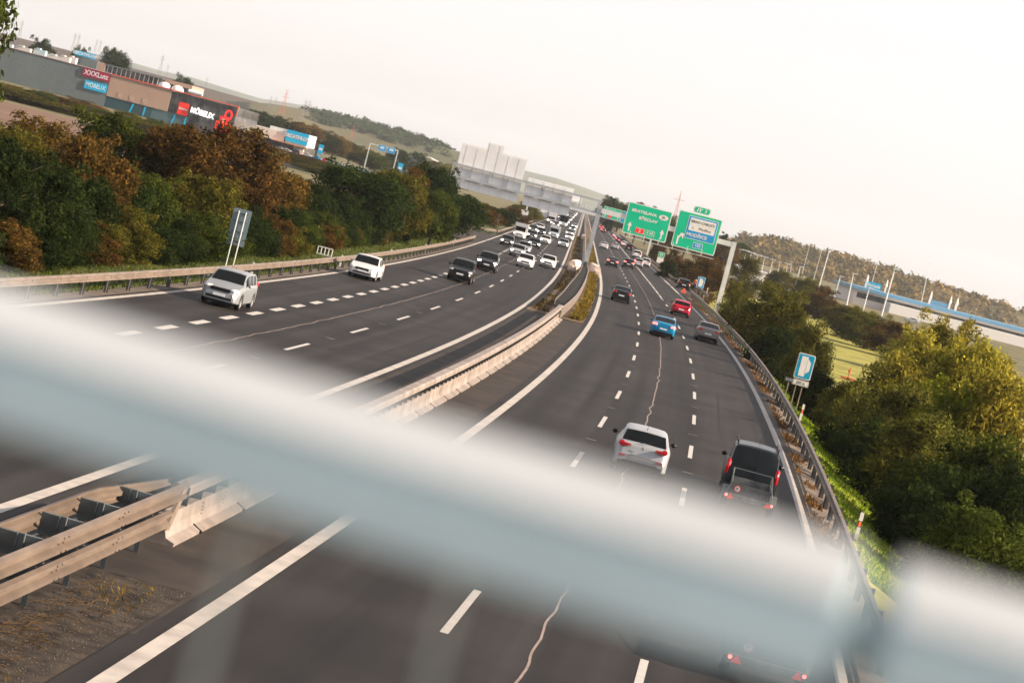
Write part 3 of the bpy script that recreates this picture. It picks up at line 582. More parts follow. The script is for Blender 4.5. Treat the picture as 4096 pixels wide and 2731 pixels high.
# ---- silver hatchback in front (tail view)
GH = dict(HATCH, tum=.34, L=4.35, W=1.80, tz=.93, tw=.10, th=.08, pz=-5)
r = make_car(GH, 'hatchback_car', P_lsil); put(r, 42.6, 5.35, False, 4.35, .03); tag(r, 'silver-white hatchback seen from behind beside the black van with trailer', 'car', G_R)
for c in [c for c in KIDS[r.name] if c.name.startswith(('tail_light', 'number_plate'))]:
    KIDS[r.name].remove(c); bpy.data.objects.remove(c)
for sg in (-1, 1):
    g = MB(); g.lathe([(0, -.06), (.085, -.055), (.095, -.03), (.095, .04)], 18, axis='y', c=(sg*.70, -2.10, .93)); g.prism([(sg*.38, .915), (sg*.62, .87), (sg*.66, .97), (sg*.42, .955)][::sg], -2.17, -2.05)
    g.build('tail_light', M_tail, r, smooth=40)
g = MB(); g.prism([(-.36, .50), (.36, .50), (.30, .66), (-.30, .66)], -2.185, -2.12); g.build('plate_recess', P_lsil, r)
g = MB(); g.prism([(-.62, .30), (.62, .30), (.56, .44), (-.56, .44)], -2.19, -2.12); g.build('diffuser', M_trim, r)
g = MB()
for sg in (-1, 1): g.b2((sg*.52, -2.20, .55), (sg*.72, -2.16, .59))
g.build('reflector', M_tail, r)
g = MB(); g.lathe([(0, -.02), (.045, -.02), (.055, 0)], 14, axis='y', c=(0, -2.12, .90)); g.build('badge', M_rim, r)
g = MB(); g.tube((0, -1.25, 1.46), (0, -1.45, 1.68), .006, .003, 5); g.tube((0, -1.25, 1.44), (0, -1.26, 1.48), .02, .012, 6); g.build('antenna', M_black, r)
g = MB(); g.box((.12, -1.98, 1.10), (.50, .02, .02), Matrix.Rotation(-.25, 3, 'Y')); g.build('wiper', M_black, r)
for c in KIDS[r.name]:
    if c.name.startswith('mirror'): c.material_slots[0].link = 'OBJECT'; c.material_slots[0].material = M_trim
# ---- black family van with roof rails
P_vb = paint('black_teal_van_paint', (.003, .006, .008), .1)
r = make_car(MPV, 'family_van', P_vb); put(r, 42.8, 8.95, False, 4.36); tag(r, 'black family van with roof rails towing a small trailer', 'van', G_R)
van = r
for x0, x1 in ((-.64, .06), (.14, .64)):
    g = MB(); g.prism(rrect(x0, x1, 1.17, 1.60, .09), -.02, .0); me = g.mesh('rear_window', M_glass); me.transform(Matrix.Rotation(-math.atan2(.09, .56), 4, 'X') @ Matrix.Identity(4))
    me.transform(Matrix.Translation((0, -2.02, -.02))); link('rear_window', me, r)
g = MB(); g.b2((.095, -2.165, .62), (.107, -2.10, 1.70)); g.build('door_seam', M_black, r)
g = MB()
for sg in (-1, 1):
    g.tube((sg*.66, 1.78-1.2, 1.84), (sg*.66, -1.75, 1.86), .022, .022, 8)
    for yy in (.55, -.6, -1.72): g.tube((sg*.66, yy, 1.75), (sg*.66, yy, 1.85), .03, .022, 6)
g.build('roof_rail', M_trim, r)
g = MB(); g.tube((.05, -.4, 1.78), (.12, -.75, 2.35), .006, .003, 5); g.build('antenna', M_black, r)
g = MB(); g.box((-.2, -2.13, 1.16), (.40, .02, .02), Matrix.Rotation(.15, 3, 'Y')); g.build('wiper', M_black, r)
# ---- two small box trailers
def trailer(label, y, off, lit):
    r = empty('box_trailer', (rx(y*S+1, off), y*S+1, .012), road_angle(y*S), label, 'trailer', 'small grey box trailers')
    mf = mat('worn_grey_steel', (.13, .135, .135), .6, .3, .3, 3)
    g = MB(); g.b2((-.62, -1.0, .50), (.62, 1.0, .53)); g.b2((-.62, -1.0, .53), (-.60, 1.0, .88)); g.b2((.60, -1.0, .53), (.62, 1.0, .88)); g.b2((-.60, .98, .53), (.60, 1.0, .88)); g.b2((-.60, -1.0, .53), (.60, -.98, .84)); g.build('cargo_box', mf, r)
    g = MB()
    for sg in (-1, 1):
        g.tube((sg*.62, -1.02, .86), (sg*.62, 1.0, 1.12), .016); g.tube((sg*.62, -1.02, .86), (sg*.74, -1.02, .50), .016); g.tube((sg*.60, .95, .5), (sg*.60, .95, 1.14), .016)
        for xx in (.28, .58): g.b2((sg*xx-.015, -1.03, .50), (sg*xx+.015, -1.005, .92))
    g.tube((-.62, 1.0, 1.13), (.62, 1.0, 1.13), .016); g.build('rail_frame', M_galvd, r)
    g = MB(); g.b2((-.76, -1.12, .36), (.76, -1.04, .52)); g.build('light_bar', mf, r)
    for sg in (-1, 1):
        ty, ri = WH[(.31,)]
        w_ = link('wheel', ty, r, (sg*.74, .05, .28), (0, 0, 0 if sg > 0 else PI)); w_.scale = (.9, .9, .9); link('rim', ri, w_)
        g = MB(); a = [(.36*math.cos(t_), .30+.36*math.sin(t_)) for t_ in np.linspace(.1, PI-.1, 9)]; v = []
        for p_, z_ in a: v += [(sg*.64, .05+p_, z_), (sg*.86, .05+p_, z_)]
        g.add(v, [(2*i, 2*i+1, 2*i+3, 2*i+2) for i in range(8)]); g.build('mudguard', M_galvd, r)
        g = MB(); g.prism([(sg*.58-.10, .37), (sg*.58+.10, .37), (sg*.58, .53)], -1.145, -1.122); g.build('triangle_reflector', mat('reflector_red', (.75, .03, .02), .4, emit=(1, .05, .03), es=.05), r)
        g = MB(); g.lathe([(0, -.02), (.035, -.02), (.04, 0)], 10, axis='y', c=(sg*.71, -1.122, .46)); g.build('tail_light', M_brake, r)
    g = MB(); g.b2((-.25, -1.15, .38), (.25, -1.121, .49)); g.build('number_plate', mf, r)
    g = MB(); g.prism([(-.42+.10*math.cos(a), .70+.10*math.sin(a)) for a in np.linspace(0, 2*PI, 21)[:-1]], -1.04, -1.031); g.prism([(-.42+.08*math.cos(a), .70+.08*math.sin(a)) for a in np.linspace(0, 2*PI, 21)[:-1]], -1.044, -1.0401, 1); d = g.build('speed_sticker', [M_red, M_white], r)
    text('80', .09, M_black, d, -.42, .715, -1.046); text('km', .05, M_black, d, -.42, .655, -1.046)
    g = MB(); g.tube((0, 1.0, .45), (0, 1.75, .42), .04); g.tube((-.5, 1.0, .45), (0, 1.6, .43), .025); g.tube((.5, 1.0, .45), (0, 1.6, .43), .025); g.build('drawbar', mf, r)
    return r
trailer('small grey box trailer hitched behind the black van, red triangles', 41.0, 8.95, True)
trailer('small grey box trailer in the bottom right lane with 80 km sticker', 24.95, 9.22, True)
# ---- white box van, blue-grey van, lorry, coach
r = new_car('van', P_white, True); put(r, 214.5, -13.0, True, 5.0); tag(r, 'white oncoming van with a tall box body near the left edge line', 'van', G_L)
g = MB(); g.b2((-1.05, -2.6, .75), (1.05, .95, 2.55)); g.prism([(-1.05, 2.05), (1.05, 2.05), (.98, 2.60), (-.98, 2.60)], .951, 1.5); g.build('cargo_box', P_white, r)
r = new_car('van', P_bgrey, True); put(r, 264, -8.6, True, 5.0); tag(r, 'blue-grey oncoming panel van with a black bumper', 'van', G_L)
r = empty('box_lorry', (rx(398*S, -12.7), 398*S, .012), road_angle(398*S)+PI, 'white lorry with a square cargo box on the far left', 'lorry', G_L)
g = MB(); g.b2((-1.2, -6.2, 1.0), (1.2, .7, 3.5)); g.build('cargo_box', P_white, r); g = MB(); g.b2((-1.15, .85, .5), (1.15, 2.6, 2.3)); g.prism([(-1.1, 2.3), (1.1, 2.3), (1.0, 3.1), (-1.0, 3.1)], .85, 2.0); g.build('cab', P_white, r)
g = MB(); g.b2((-1.0, 2.6, 1.45), (1.0, 2.62, 2.15)); g.build('windscreen', M_glass, r); g = MB(); g.b2((-1.1, 2.6, .5), (1.1, 2.63, .8)); g.build('bumper', M_trim, r)
for sg in (-1, 1):
    g = MB(); g.b2((sg*.65, 2.6, .85), (sg*1.05, 2.64, 1.1)); g.build('headlight', M_lampon, r)
    for yy in (1.8, -4.2): link('wheel', WH[(.35,)][0], r, (sg*1.0, yy, .46)).scale = (1.2, 1.3, 1.3)
r = empty('coach', (rx(416*S, -9.2), 416*S, .012), road_angle(416*S)+PI, 'tall coach with a huge dark windscreen and white lower front', 'coach', G_L)
g = MB(); g.b2((-1.25, -6, .35), (1.25, 6, 1.45)); g.build('body', P_white, r, smooth=30); g = MB(); g.prism([(-1.25, 1.45), (1.25, 1.45), (1.22, 3.2), (1.05, 3.45), (-1.05, 3.45), (-1.22, 3.2)], -6, 5.9); g.build('upper_body', P_dgrey, r)
g = MB(); g.prism([(-1.15, 1.3), (1.15, 1.3), (1.12, 3.1), (-1.12, 3.1)], 5.9, 6.02); g.build('windscreen', M_glass, r)
for sg in (-1, 1):
    g = MB(); g.b2((sg*.75, 6.0, .6), (sg*1.15, 6.04, .85)); g.build('headlight', M_lampon, r)
    for yy in (3.6, -3.4): link('wheel', WH[(.35,)][0], r, (sg*1.05, yy, .48)).scale = (1.2, 1.35, 1.35)
    g = MB(); g.b2((sg*1.3, 6.0, 2.5), (sg*1.5, 6.15, 3.0)); g.build('mirror', M_trim, r)

# ================================================================ PERSON and TRIANGLE at the lay-by
x, y = rx(193.5*S, 14.0), 193.5*S
r = empty('person', (x, y, .012), R(160), 'person in an orange vest and dark trousers standing by the guardrail', 'person')
def skin(name, verts, edges, m, parent):
    me = bpy.data.meshes.new(name); me.from_pydata([v[:3] for v in verts], edges, []); o = bpy.data.objects.new(name, me); COL.objects.link(o)
    o.modifiers.new('s', 'SKIN'); 
    for i, v in enumerate(verts): me.skin_vertices[0].data[i].radius = (v[3], v[4] if len(v) > 4 else v[3])
    me.skin_vertices[0].data[0].use_root = True; ss = o.modifiers.new('b', 'SUBSURF'); ss.levels = 1; ss.render_levels = 1
    dg = bpy.context.evaluated_depsgraph_get(); m2 = bpy.data.meshes.new_from_object(o.evaluated_get(dg)); bpy.data.objects.remove(o); m2.name = name; m2.materials.clear(); m2.materials.append(m)
    m2.polygons.foreach_set('use_smooth', [True]*len(m2.polygons)); return link(name, m2, parent)
M_skin = mat('skin', (.50, .30, .22), .6, 0, .05, 5); M_trs = mat('dark_trousers', (.02, .025, .04), .9, 0, .2, 5); M_vest = mat('orange_vest', (.85, .16, .03), .7, 0, .1, 5)
skin('body', [(0, 0, .95, .13, .10), (0, 0, 1.2, .13, .09), (0, .0, 1.42, .15, .09), (0, 0, 1.52, .055), (0, .01, 1.66, .095, .085), (-.19, 0, 1.42, .05), (-.25, .02, 1.15, .042), (-.22, .14, .95, .032), (-.21, .19, .90, .035, .02), (.19, 0, 1.42, .05), (.25, .02, 1.15, .042), (.25, .08, .90, .032), (.25, .10, .82, .035, .02), (-.09, 0, .9, .085), (-.10, .02, .5, .06), (-.11, 0, .09, .042), (-.12, .12, .04, .038), (.09, 0, .9, .085), (.10, .02, .5, .06), (.11, 0, .09, .042), (.12, .12, .04, .038)],
     [(0, 1), (1, 2), (2, 3), (3, 4), (2, 5), (5, 6), (6, 7), (7, 8), (2, 9), (9, 10), (10, 11), (11, 12), (0, 13), (13, 14), (14, 15), (15, 16), (0, 17), (17, 18), (18, 19), (19, 20)], M_skin, r)
skin('orange_vest', [(0, 0, .92, .15, .12), (0, 0, 1.2, .15, .11), (0, 0, 1.43, .17, .11), (-.20, 0, 1.42, .062), (-.25, .02, 1.15, .053), (-.23, .12, .98, .045), (.20, 0, 1.42, .062), (.25, .02, 1.15, .053), (.25, .07, .94, .045)], [(0, 1), (1, 2), (2, 3), (3, 4), (4, 5), (2, 6), (6, 7), (7, 8)], M_vest, r)
skin('trousers', [(0, 0, .95, .15, .12), (-.09, 0, .88, .10), (-.10, .02, .5, .075), (-.11, 0, .10, .06), (.09, 0, .88, .10), (.10, .02, .5, .075), (.11, 0, .10, .06)], [(0, 1), (1, 2), (2, 3), (0, 4), (4, 5), (5, 6)], M_trs, r)
skin('hair', [(0, -.02, 1.72, .095, .095), (0, -.05, 1.66, .08, .07)], [(0, 1)], M_black, r)
for sg in (-1, 1):
    g = MB(); g.b2((sg*.11-.05, -.09, 0), (sg*.11+.05, .18, .08)); g.build('shoe', M_black, r)
x, y = rx(177*S, 11.3), 177*S
r = empty('warning_triangle', (x, y, .012), 0, 'red warning triangle on the asphalt behind the stopped car', 'warning triangle')
g = MB(); o3 = [(-.35, .05), (.35, .05), (0, .65)]; i3 = [(-.20, .14), (.20, .14), (0, .48)]
for a in range(3): b = (a+1) % 3; g.prism([o3[a], o3[b], i3[b], i3[a]], -.02, .02)
g.build('frame', mat('warning_red', (.85, .06, .03), .4, emit=(1, .1, .05), es=.3), r); g = MB(); g.b2((-.25, -.12, 0), (.25, .12, .05)); g.build('foot', M_trim, r)

# ================================================================ GANTRIES AND SIGNS
zs = zm(2450, 780, 5.227); zA = zm(1700, 500, 2.94); zB = zm(2300, 700, 2.94); z5 = zm(2800, 1400, 1.815); zr = zm(2900, 850, 1.96); z0_ = zm(0, 0, 2.351); zC = zm(900, 300, 2.351); z8 = zm(700, 900, 1.96)
GY = 169.5*S
M_chord = mat('gantry_steel_blue_grey', (.33, .36, .385), .5, .2, .08, 1)
t = empty('sign_gantry', (0, GY, 0), 0, 'grey steel gantry carrying two green signs and the backs of two white signs', 'sign gantry')
g = MB()
for z in (8.85, 7.35): g.b2((-12.7, -.15, z-.13), (6.6, .15, z+.13))
g.build('chord', M_chord, t)
g = MB()
for x in np.arange(-12.6, 6.6, 2.35): g.b2((x-.07, -.12, 7.48), (x+.07, .12, 8.72))
g.build('strut', M_chord, t)
g = MB(); g.b2((6.2, -.22, 0), (6.75, .22, 8.3)); g.build('centre_post', M_chord, t)
g = MB(); g.b2((6.75, -.28, 7.42), (23.6, .28, 8.05)); g.build('beam', M_lgrey, t)
g = MB(); g.b2((23.6, -.3, -2.3), (24.15, .3, 8.12)); g.b2((23.4, -.45, -2.3), (24.35, .45, -1.2)); g.build('side_post', M_lgrey, t)
g = MB(); g.b2((-12.95, -.2, -.5), (-12.7, .2, 7.4)); g.build('side_post', M_lgrey, t)
g = MB(); g.b2((6.3, -.6, 0), (6.65, -.25, 1.1)); g.build('cabinet', M_galvd, t)
g = MB()
for y0, y1 in ((-1.0, -.94), (-.5, -.45)): g.b2((10.1, y0, 5.36), (21.8, y1, 5.42))
for x in np.arange(10.9, 21.8, 1.85): g.b2((x-.04, -.9, 5.4), (x+.04, -.86, 6.2)); g.b2((x-.03, -.95, 5.35), (x+.03, -.3, 5.39))
g.build('catwalk', M_lgrey, t)
def backboard(label, outline, ribs):
    r = empty('sign_board', (0, GY, 0), 0, label, 'sign')
    g = MB(); g.prism(outline, .28, .33); g.build('panel', M_signback, r)
    g = MB()
    xs = [p[0] for p in outline]; zs_ = [p[1] for p in outline]; z = min(zs_)+.12
    while z < max(zs_)-.1:
        a, b = (min(xs), max(xs)) if z < ribs else (-9.0, -7.0)
        g.b2((a+.05, .271, z), (b-.05, .279, z+.03)); z += .24
    g.build('stiffeners', M_lgrey, r)
    g = MB()
    for x in np.arange(min(xs)+.7, max(xs), 1.35): g.b2((x-.025, .262, min(zs_)+.05), (x+.025, .270, (min(ribs, max(zs_)) if not -9 < x < -7 else max(zs_))-.1))
    g.build('bracket', mat('cream_bracket', (.58, .54, .46), .5, 0, .05, 3), r)
backboard('tall white back of a motorway sign with a raised middle tab', [(-12.2, 6.1), (-3.8, 6.1), (-3.8, 11.6), (-7.0, 11.6), (-7.0, 12.5), (-9.0, 12.5), (-9.0, 11.6), (-12.2, 11.6)], 11.5)
backboard('lower white back of a motorway sign beside the tall one', [(-3.1, 6.0), (2.8, 6.0), (2.8, 9.5), (-3.1, 9.5)], 99)
def panel(name, x0, x1, z0, z1, r, m, y, parent, b=0, mb=None, th=.03):
    if b:
        g = MB(); g.prism(rrect(x0, x1, z0, z1, r), y, y+th); g.build(name+'_border' if name == 'panel' else 'border', mb, parent)
        g = MB(); g.prism(rrect(x0+b, x1-b, z0+b, z1-b, max(.01, r-b*.6)), y-.006, y-.001); return g.build(name, m, parent)
    g = MB(); g.prism(rrect(x0, x1, z0, z1, r), y, y+th); return g.build(name, m, parent)
def arrow(x, z0, z1, w, y, parent, name='arrow', bend=0):
    g = MB(); h = .45*(z1-z0)
    if not bend: g.prism([(x-w*.18, z0), (x+w*.18, z0), (x+w*.18, z1-h), (x+w*.5, z1-h), (x, z1), (x-w*.5, z1-h), (x-w*.18, z1-h)], y-.006, y)
    else:
        g.prism([(x-w*.18, z0), (x+w*.18, z0), (x+w*.18, z0+.55*(z1-z0)), (x+w*.60, z1-.30), (x+w*.42, z1-.12), (x-w*.18, z0+.68*(z1-z0))], y-.006, y)
        g.prism([(x+w*.22, z1-.02), (x+w*1.05, z1), (x+w*1.0, z1-.72), (x+w*.62, z1-.36)], y-.007, y-.001)
    g.build(name, M_white, parent)
r = empty('motorway_sign', (0, GY, 0), 0, 'green motorway sign reading BRATISLAVA and BŘECLAV with two arrows', 'sign'); y = -.36
panel('panel', 9.85, 15.45, 5.8, 9.75, .18, M_green, y, r, .10, M_white); y = -.37
text('BRATISLAVA', .50, M_white, r, 12.0, 8.82, y-.004, bold=.014, sx=1.14); text('BŘECLAV', .50, M_white, r, 12.7, 8.05, y-.004, bold=.014, sx=1.14)
g = MB(); g.prism([(14.5+.6*math.cos(a), 8.8+.32*math.sin(a)) for a in np.linspace(0, 2*PI, 25)[:-1]], y-.008, y-.002); o = g.build('country_oval', M_white, r); text('SK', .44, M_black, o, 14.5, 8.8, y-.012, bold=.006)
o = panel('route_shield', 11.4, 12.58, 6.15, 6.82, .08, M_red, y-.012, r, .045, M_white, .01); text('2', .48, M_white, o, 11.99, 6.5, y-.024, bold=.01)
o = panel('route_shield', 12.72, 13.9, 6.15, 6.82, .08, M_green, y-.012, r, .045, M_white, .01); text('E 65', .46, M_white, o, 13.31, 6.5, y-.024, bold=.006)
arrow(10.6, 6.12, 7.35, .55, y-.002, r); arrow(14.75, 6.12, 7.35, .55, y-.002, r)
r = empty('motorway_sign', (0, GY, 0), 0, 'green exit sign reading MODŘICE with blue inset and exit number 3', 'sign')
panel('panel', 16.2, 21.75, 5.75, 10.35, .18, M_green, -.36, r, .10, M_white)
o = panel('exit_tab', 17.85, 20.05, 10.45, 11.3, .05, M_white, -.36, r); o2 = panel('tab_face', 17.95, 19.95, 10.52, 11.22, .3, M_green, -.368, o, th=.006)
text('3', .6, M_white, o2, 19.4, 10.88, -.376, bold=.014)
g = MB(); g.prism([(18.25, 10.62), (18.42, 10.62), (18.52, 11.1), (18.40, 11.1)], -.378, -.370); g.prism([(18.62, 10.62), (18.80, 10.62), (18.72, 11.1), (18.60, 11.1)], -.378, -.370); g.prism([(18.70, 10.86), (18.98, 10.98), (18.98, 11.1), (18.76, 10.98)], -.379, -.371); g.build('exit_symbol', M_white, o2)
o = panel('blue_inset', 17.55, 21.35, 7.12, 9.98, .15, M_blue, -.376, r, .06, M_white, .008)
o3 = panel('white_field', 17.82, 21.1, 8.15, 9.75, .12, M_white, -.392, o, th=.008)
text('BRNO-CHRLICE', .46, M_black, o3, 19.46, 9.32, -.398, sx=.92, bold=.003); text('Modřice', .46, M_black, o3, 19.9, 8.55, -.398, sx=1.05)
g = MB(); g.b2((17.95, -.396, 8.93), (20.98, -.393, 8.945)); g.b2((18.2, -.397, 8.4), (18.5, -.394, 8.5)); g.b2((18.25, -.397, 8.5), (18.33, -.394, 8.75)); g.b2((18.33, -.397, 8.5), (18.45, -.394, 8.58)); g.build('factory_symbol', mat('grey_symbol', (.35, .34, .33)), o3)
text('MODŘICE', .56, M_white, o, 19.05, 7.62, -.396, bold=.014, sx=1.05)
o = panel('route_shield', 18.85, 20.1, 6.12, 6.85, .1, M_blue, -.376, r, .05, M_white, .008); text('152', .5, M_white, o, 19.48, 6.5, -.392, bold=.012)
arrow(16.85, 6.05, 7.55, .6, -.37, r, bend=1)
# second gantry, unstretched depth 330
GY2 = 330*S
t = empty('sign_gantry', (0, GY2, 0), 0, 'second, farther gantry with a low dark beam across both carriageways', 'sign gantry')
g = MB(); g.b2((-4.4, -.3, 6.0), (27.2, .3, 6.6)); g.b2((-4.4, -.2, 7.9), (12, .2, 8.2)); g.build('beam', M_lgrey, t)
for x in (-4.6, 9.2, 26.6): g = MB(); g.b2((x-.2, -.25, -.5), (x+.2, .25, 8.2 if x < 20 else 6.6)); g.build('post', M_lgrey, t)
g = MB()
for x in np.arange(-3, 12, 2.4): g.b2((x-.06, -.15, 6.6), (x+.06, .15, 7.9))
g.build('strut', M_lgrey, t)
for a, b, lab in ((-3.2, 2.4, 'white sign back high on the far gantry, left one'), (3.4, 7.8, 'white sign back high on the far gantry, right one')):
    g = MB(); g.b2((a, .35, 5.6), (b, .42, 9.6)); o = g.build('sign_board', M_signback, None); o.location = (0, GY2, 0); tag(o, lab, 'sign')
r = empty('motorway_sign', (0, GY2, 0), 0, 'small far green sign with two white arrows and a red shield', 'sign')
panel('panel', 13.6, 18.0, 6.25, 8.9, .15, M_green, -.45, r, .08, M_white); text('BRATISLAVA', .42, M_white, r, 15.3, 8.45, -.462, sx=1.05)
arrow(14.2, 6.45, 7.35, .45, -.458, r); arrow(17.4, 6.45, 7.35, .45, -.458, r)
o = panel('route_shield', 15.0, 15.9, 6.45, 7.05, .06, M_red, -.464, r, th=.006); text('2', .4, M_white, o, 15.45, 6.76, -.47)
r = empty('motorway_sign', (0, GY2, 0), 0, 'far green panel with blue strip right of the small far green sign', 'sign')
panel('panel', 18.15, 22.4, 5.9, 8.9, .15, M_green, -.45, r, .08, M_white); panel('blue_strip', 18.35, 19.0, 6.1, 8.7, .06, M_blue, -.464, r, th=.006)
# signs beside the road
def posts(o, xs, z1, m=M_galv, y=.05, rad=.035, z0=0):
    for x in xs: g = MB(); g.tube((x, y, z0), (x, y, z1), rad, rad, 8); g.build('post', m, o)
X, Z = W(*z5(760, 120), 80.3); Zg = -.9
r = empty('parking_bay_sign', (X, 80.3*S, Zg), 0, 'blue and white lay-by sign with 200 m plate on two thin posts', 'sign')
panel('panel', -.51, .51, Z-Zg-.76, Z-Zg+.76, .10, mat('bright_sign_blue', (.0, .28, .46), .4), 0, r, .05, M_white)
g = MB(); g.prism([(-.28, Z-Zg-.60), (.10, Z-Zg-.60), (.10, Z-Zg-.42), (.32, Z-Zg-.22), (.32, Z-Zg+.28), (.10, Z-Zg+.50), (.10, Z-Zg+.60), (-.28, Z-Zg+.60)], -.014, -.008); g.build('bay_symbol', M_white, r)
g = MB()
for i in range(9): g.b2((.085, -.018, Z-Zg-.42+i*.102), (.105, -.0145, Z-Zg-.37+i*.102))
g.build('dashed_line', M_black, r)
o = panel('distance_plate', -.5, .5, Z-Zg-1.17, Z-Zg-.83, .06, M_white, -.01, r); panel('plate_border', -.47, .47, Z-Zg-1.14, Z-Zg-.86, .05, M_black, -.013, o, th=.003); panel('plate_face', -.45, .45, Z-Zg-1.12, Z-Zg-.88, .04, M_white, -.017, o, th=.003)
text('200 m', .22, M_black, o, 0, Z-Zg-1.0, -.02)
posts(r, (-.22, .16), Z-Zg-.2)
r = empty('location_plate', (X-.85, 79.5*S, Zg), 0, 'small dark plate on one post left of the 200 m sign', 'sign'); panel('plate', -.26, .26, 1.78, 2.0, .03, M_galvd, 0, r); text('D2 094', .14, M_lgrey, r, 0, 1.89, -.004); posts(r, (0,), 1.9)
X, Z = W(*zB(1480, 1265), 190); r = empty('parking_bay_sign', (X, 190*S, -.5), 0, 'blue lay-by sign beside the person in orange', 'sign')
panel('panel', -.52, .52, Z+.5-.80, Z+.5+.80, .10, M_blue, 0, r, .05, M_white); g = MB(); g.prism([(-.25, Z-.1), (.1, Z-.1), (.3, Z+.15), (.3, Z+.75), (.1, Z+1.05), (-.25, Z+1.05)], -.014, -.008); g.build('bay_symbol', M_white, r); posts(r, (-.3, .3), Z+.3)
X, Z = W(*zB(1010, 965), 232); r = empty('motorway_start_sign', (X, 232*S, -2), 0, 'green motorway symbol above a white plate on the grass slope', 'sign')
panel('panel', -.55, .55, Z+1.95, Z+2.85, .06, M_green, 0, r, .05, M_white); panel('lower_plate', -.55, .55, Z+.95, Z+1.9, .05, M_white, 0, r); posts(r, (-.3, .3), Z+1.5)
arrow(-.15, Z+2.1, Z+2.7, .22, -.008, r, 'symbol'); arrow(.15, Z+2.1, Z+2.7, .22, -.008, r, 'symbol')
X, Z = W(*zA(840, 1100), 235); r = empty('sign_board', (X, 235*S, -.4), 0, 'grey back of a rectangular sign on twin posts by the far left verge', 'sign'); panel('panel', -.55, .55, Z+.4-.75, Z+.4+.75, .06, M_signback, 0, r); posts(r, (-.25, .25), Z+.3)
X, Z = W(*zA(1165, 1060), 335); r = empty('sign_board', (X, 335*S, -.4), 0, 'tall grey sign back close behind the left foot of the far gantry', 'sign'); panel('panel', -.9, .9, Z+.4-1.2, Z+.4+1.2, .06, M_signback, 0, r); posts(r, (-.35, .35), Z+.3)
X, Z = W(*zA(1380, 1040), 400); r = empty('sign_board', (X, 400*S, -.4), 0, 'grey sign back beside the lorry on the far left', 'sign'); panel('panel', -1.6, 1.6, Z+.4-1.1, Z+.4+1.1, .06, M_signback, 0, r); posts(r, (-.6, .6), Z+.3)
# large grey sign back on the left
D = 73; zb9 = zm(900, 300, 2.351)
(xa, za), (xb, zb_) = W(*zb9(105, 1245), D), W(*zb9(265, 1290), D); zl = W(*zm(0, 900, 1.96)(1800, 130), D)[1]
r = empty('sign_board', ((xa+xb)/2-.07, D*S, -.4), R(0), 'blue-grey back of a large sign above the left guardrail', 'sign'); hw = (xb-xa)/2+.02; M_bb = mat('blue_grey_sign_back', (.16, .22, .25), .5, .2, .08, 2)
zt = (za+zb_)/2+.4; panel('panel', -hw, hw, zt-1.62, zt, .09, M_bb, 0, r); panel('lower_panel', -hw, hw, zt-2.0, zt-1.66, .06, M_bb, 0, r)
for z in (zt-.25, zt-.7, zt-1.25, zt-1.75): g = MB(); g.b2((-hw+.15, -.03, z-.02), (hw-.15, -.001, z+.02)); g.build('clamp', M_galvd, r)
posts(r, (-.19, .20), zt-.12, M_lgrey, -.07, .035, -.2)
# railing behind the left guardrail, small post sign
(xa, za), (xb, zb_) = W(*z8(1125, 165), 90), W(*z8(1245, 165), 90)
r = empty('steel_railing', (xa, 90*S, -.4), 0, 'short grey steel railing behind the left guardrail, beside the white saloon', 'railing'); g = MB(); ww = xb-xa
for z in (za+.4, za-.08): g.tube((0, 0, z), (ww, 0, z), .03)
for i in range(5): g.tube((ww*i/4, 0, za-.1), (ww*i/4, 0, za+.4), .03)
g.build('bars', M_lgrey, r)
r = empty('steel_railing', (G(*z5(880, 320), -1.6)[0], G(*z5(880, 320), -1.6)[1], -1.9), R(70), 'short steel railing half sunk in the hedge below the 200 m sign', 'railing'); g = MB()
for z in (1.0, .5): g.tube((0, 0, z), (4.2, 0, z), .035)
for i in range(4): g.tube((1.4*i, 0, 0), (1.4*i, 0, 1.0), .035)
g.build('bars', M_lgrey, r)
# delineator posts
def delin(x, y, z, lab, grp, colr):
    r = empty('delineator_post', (x, y, z), 0, lab, 'marker post', grp)
    g = MB(); g.prism([(-.06, .72), (.06, .72), (.06, 1.02), (-.02, 1.06), (-.06, 1.02)], -.03, .03); g.prism([(-.06, 0), (.06, 0), (.06, .48), (-.06, .48)], -.03, .03); g.build('body', M_white, r)
    g = MB(); g.prism([(-.062, .48), (.062, .48), (.062, .72), (-.062, .72)], -.032, .032); g.build('black_band', M_black, r)
    g = MB(); g.b2((-.035, -.037, .51), (.035, -.033, .69)); g.build('reflector', colr, r); r.scale = (1.0, 1.0, .85)
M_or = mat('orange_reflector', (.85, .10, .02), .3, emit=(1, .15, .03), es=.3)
for px, nth in (((1130, 1370), 'nearest'), ((725, 510), 'second'), ((455, 115), 'third')):
    x, y = G(*z5(*px), -.35); delin(x, y, -.35, nth+' white post with orange reflector behind the right guardrail', 'marker posts along the right guardrail', M_or)
z3 = zm(2500, 1000, 3.357)
for px, nth in (((1235, 880), 'at the foot of the gantry post'), ((1040, 690), 'below the lay-by sign'), ((1095, 585), 'beside the lay-by sign'), ((652, 375), 'left of the stopped car'), ((512, 270), 'far beyond the stopped car')):
    x, y = G(*z3(*px), -.35); delin(x, y, -.35, 'white marker post with orange reflector '+nth, 'marker posts along the right guardrail', M_or)
for dep, nth in ((70.5, 'nearest the grey sign back'), (89.5, 'behind the white saloon'), (107, 'third along the left guardrail'), (126, 'fourth along the left guardrail'), (150, 'before the left lay-by')):
    delin(rx(dep*S, -16.9), dep*S, -.2, 'white marker post '+nth, 'marker posts along the left guardrail', M_black)

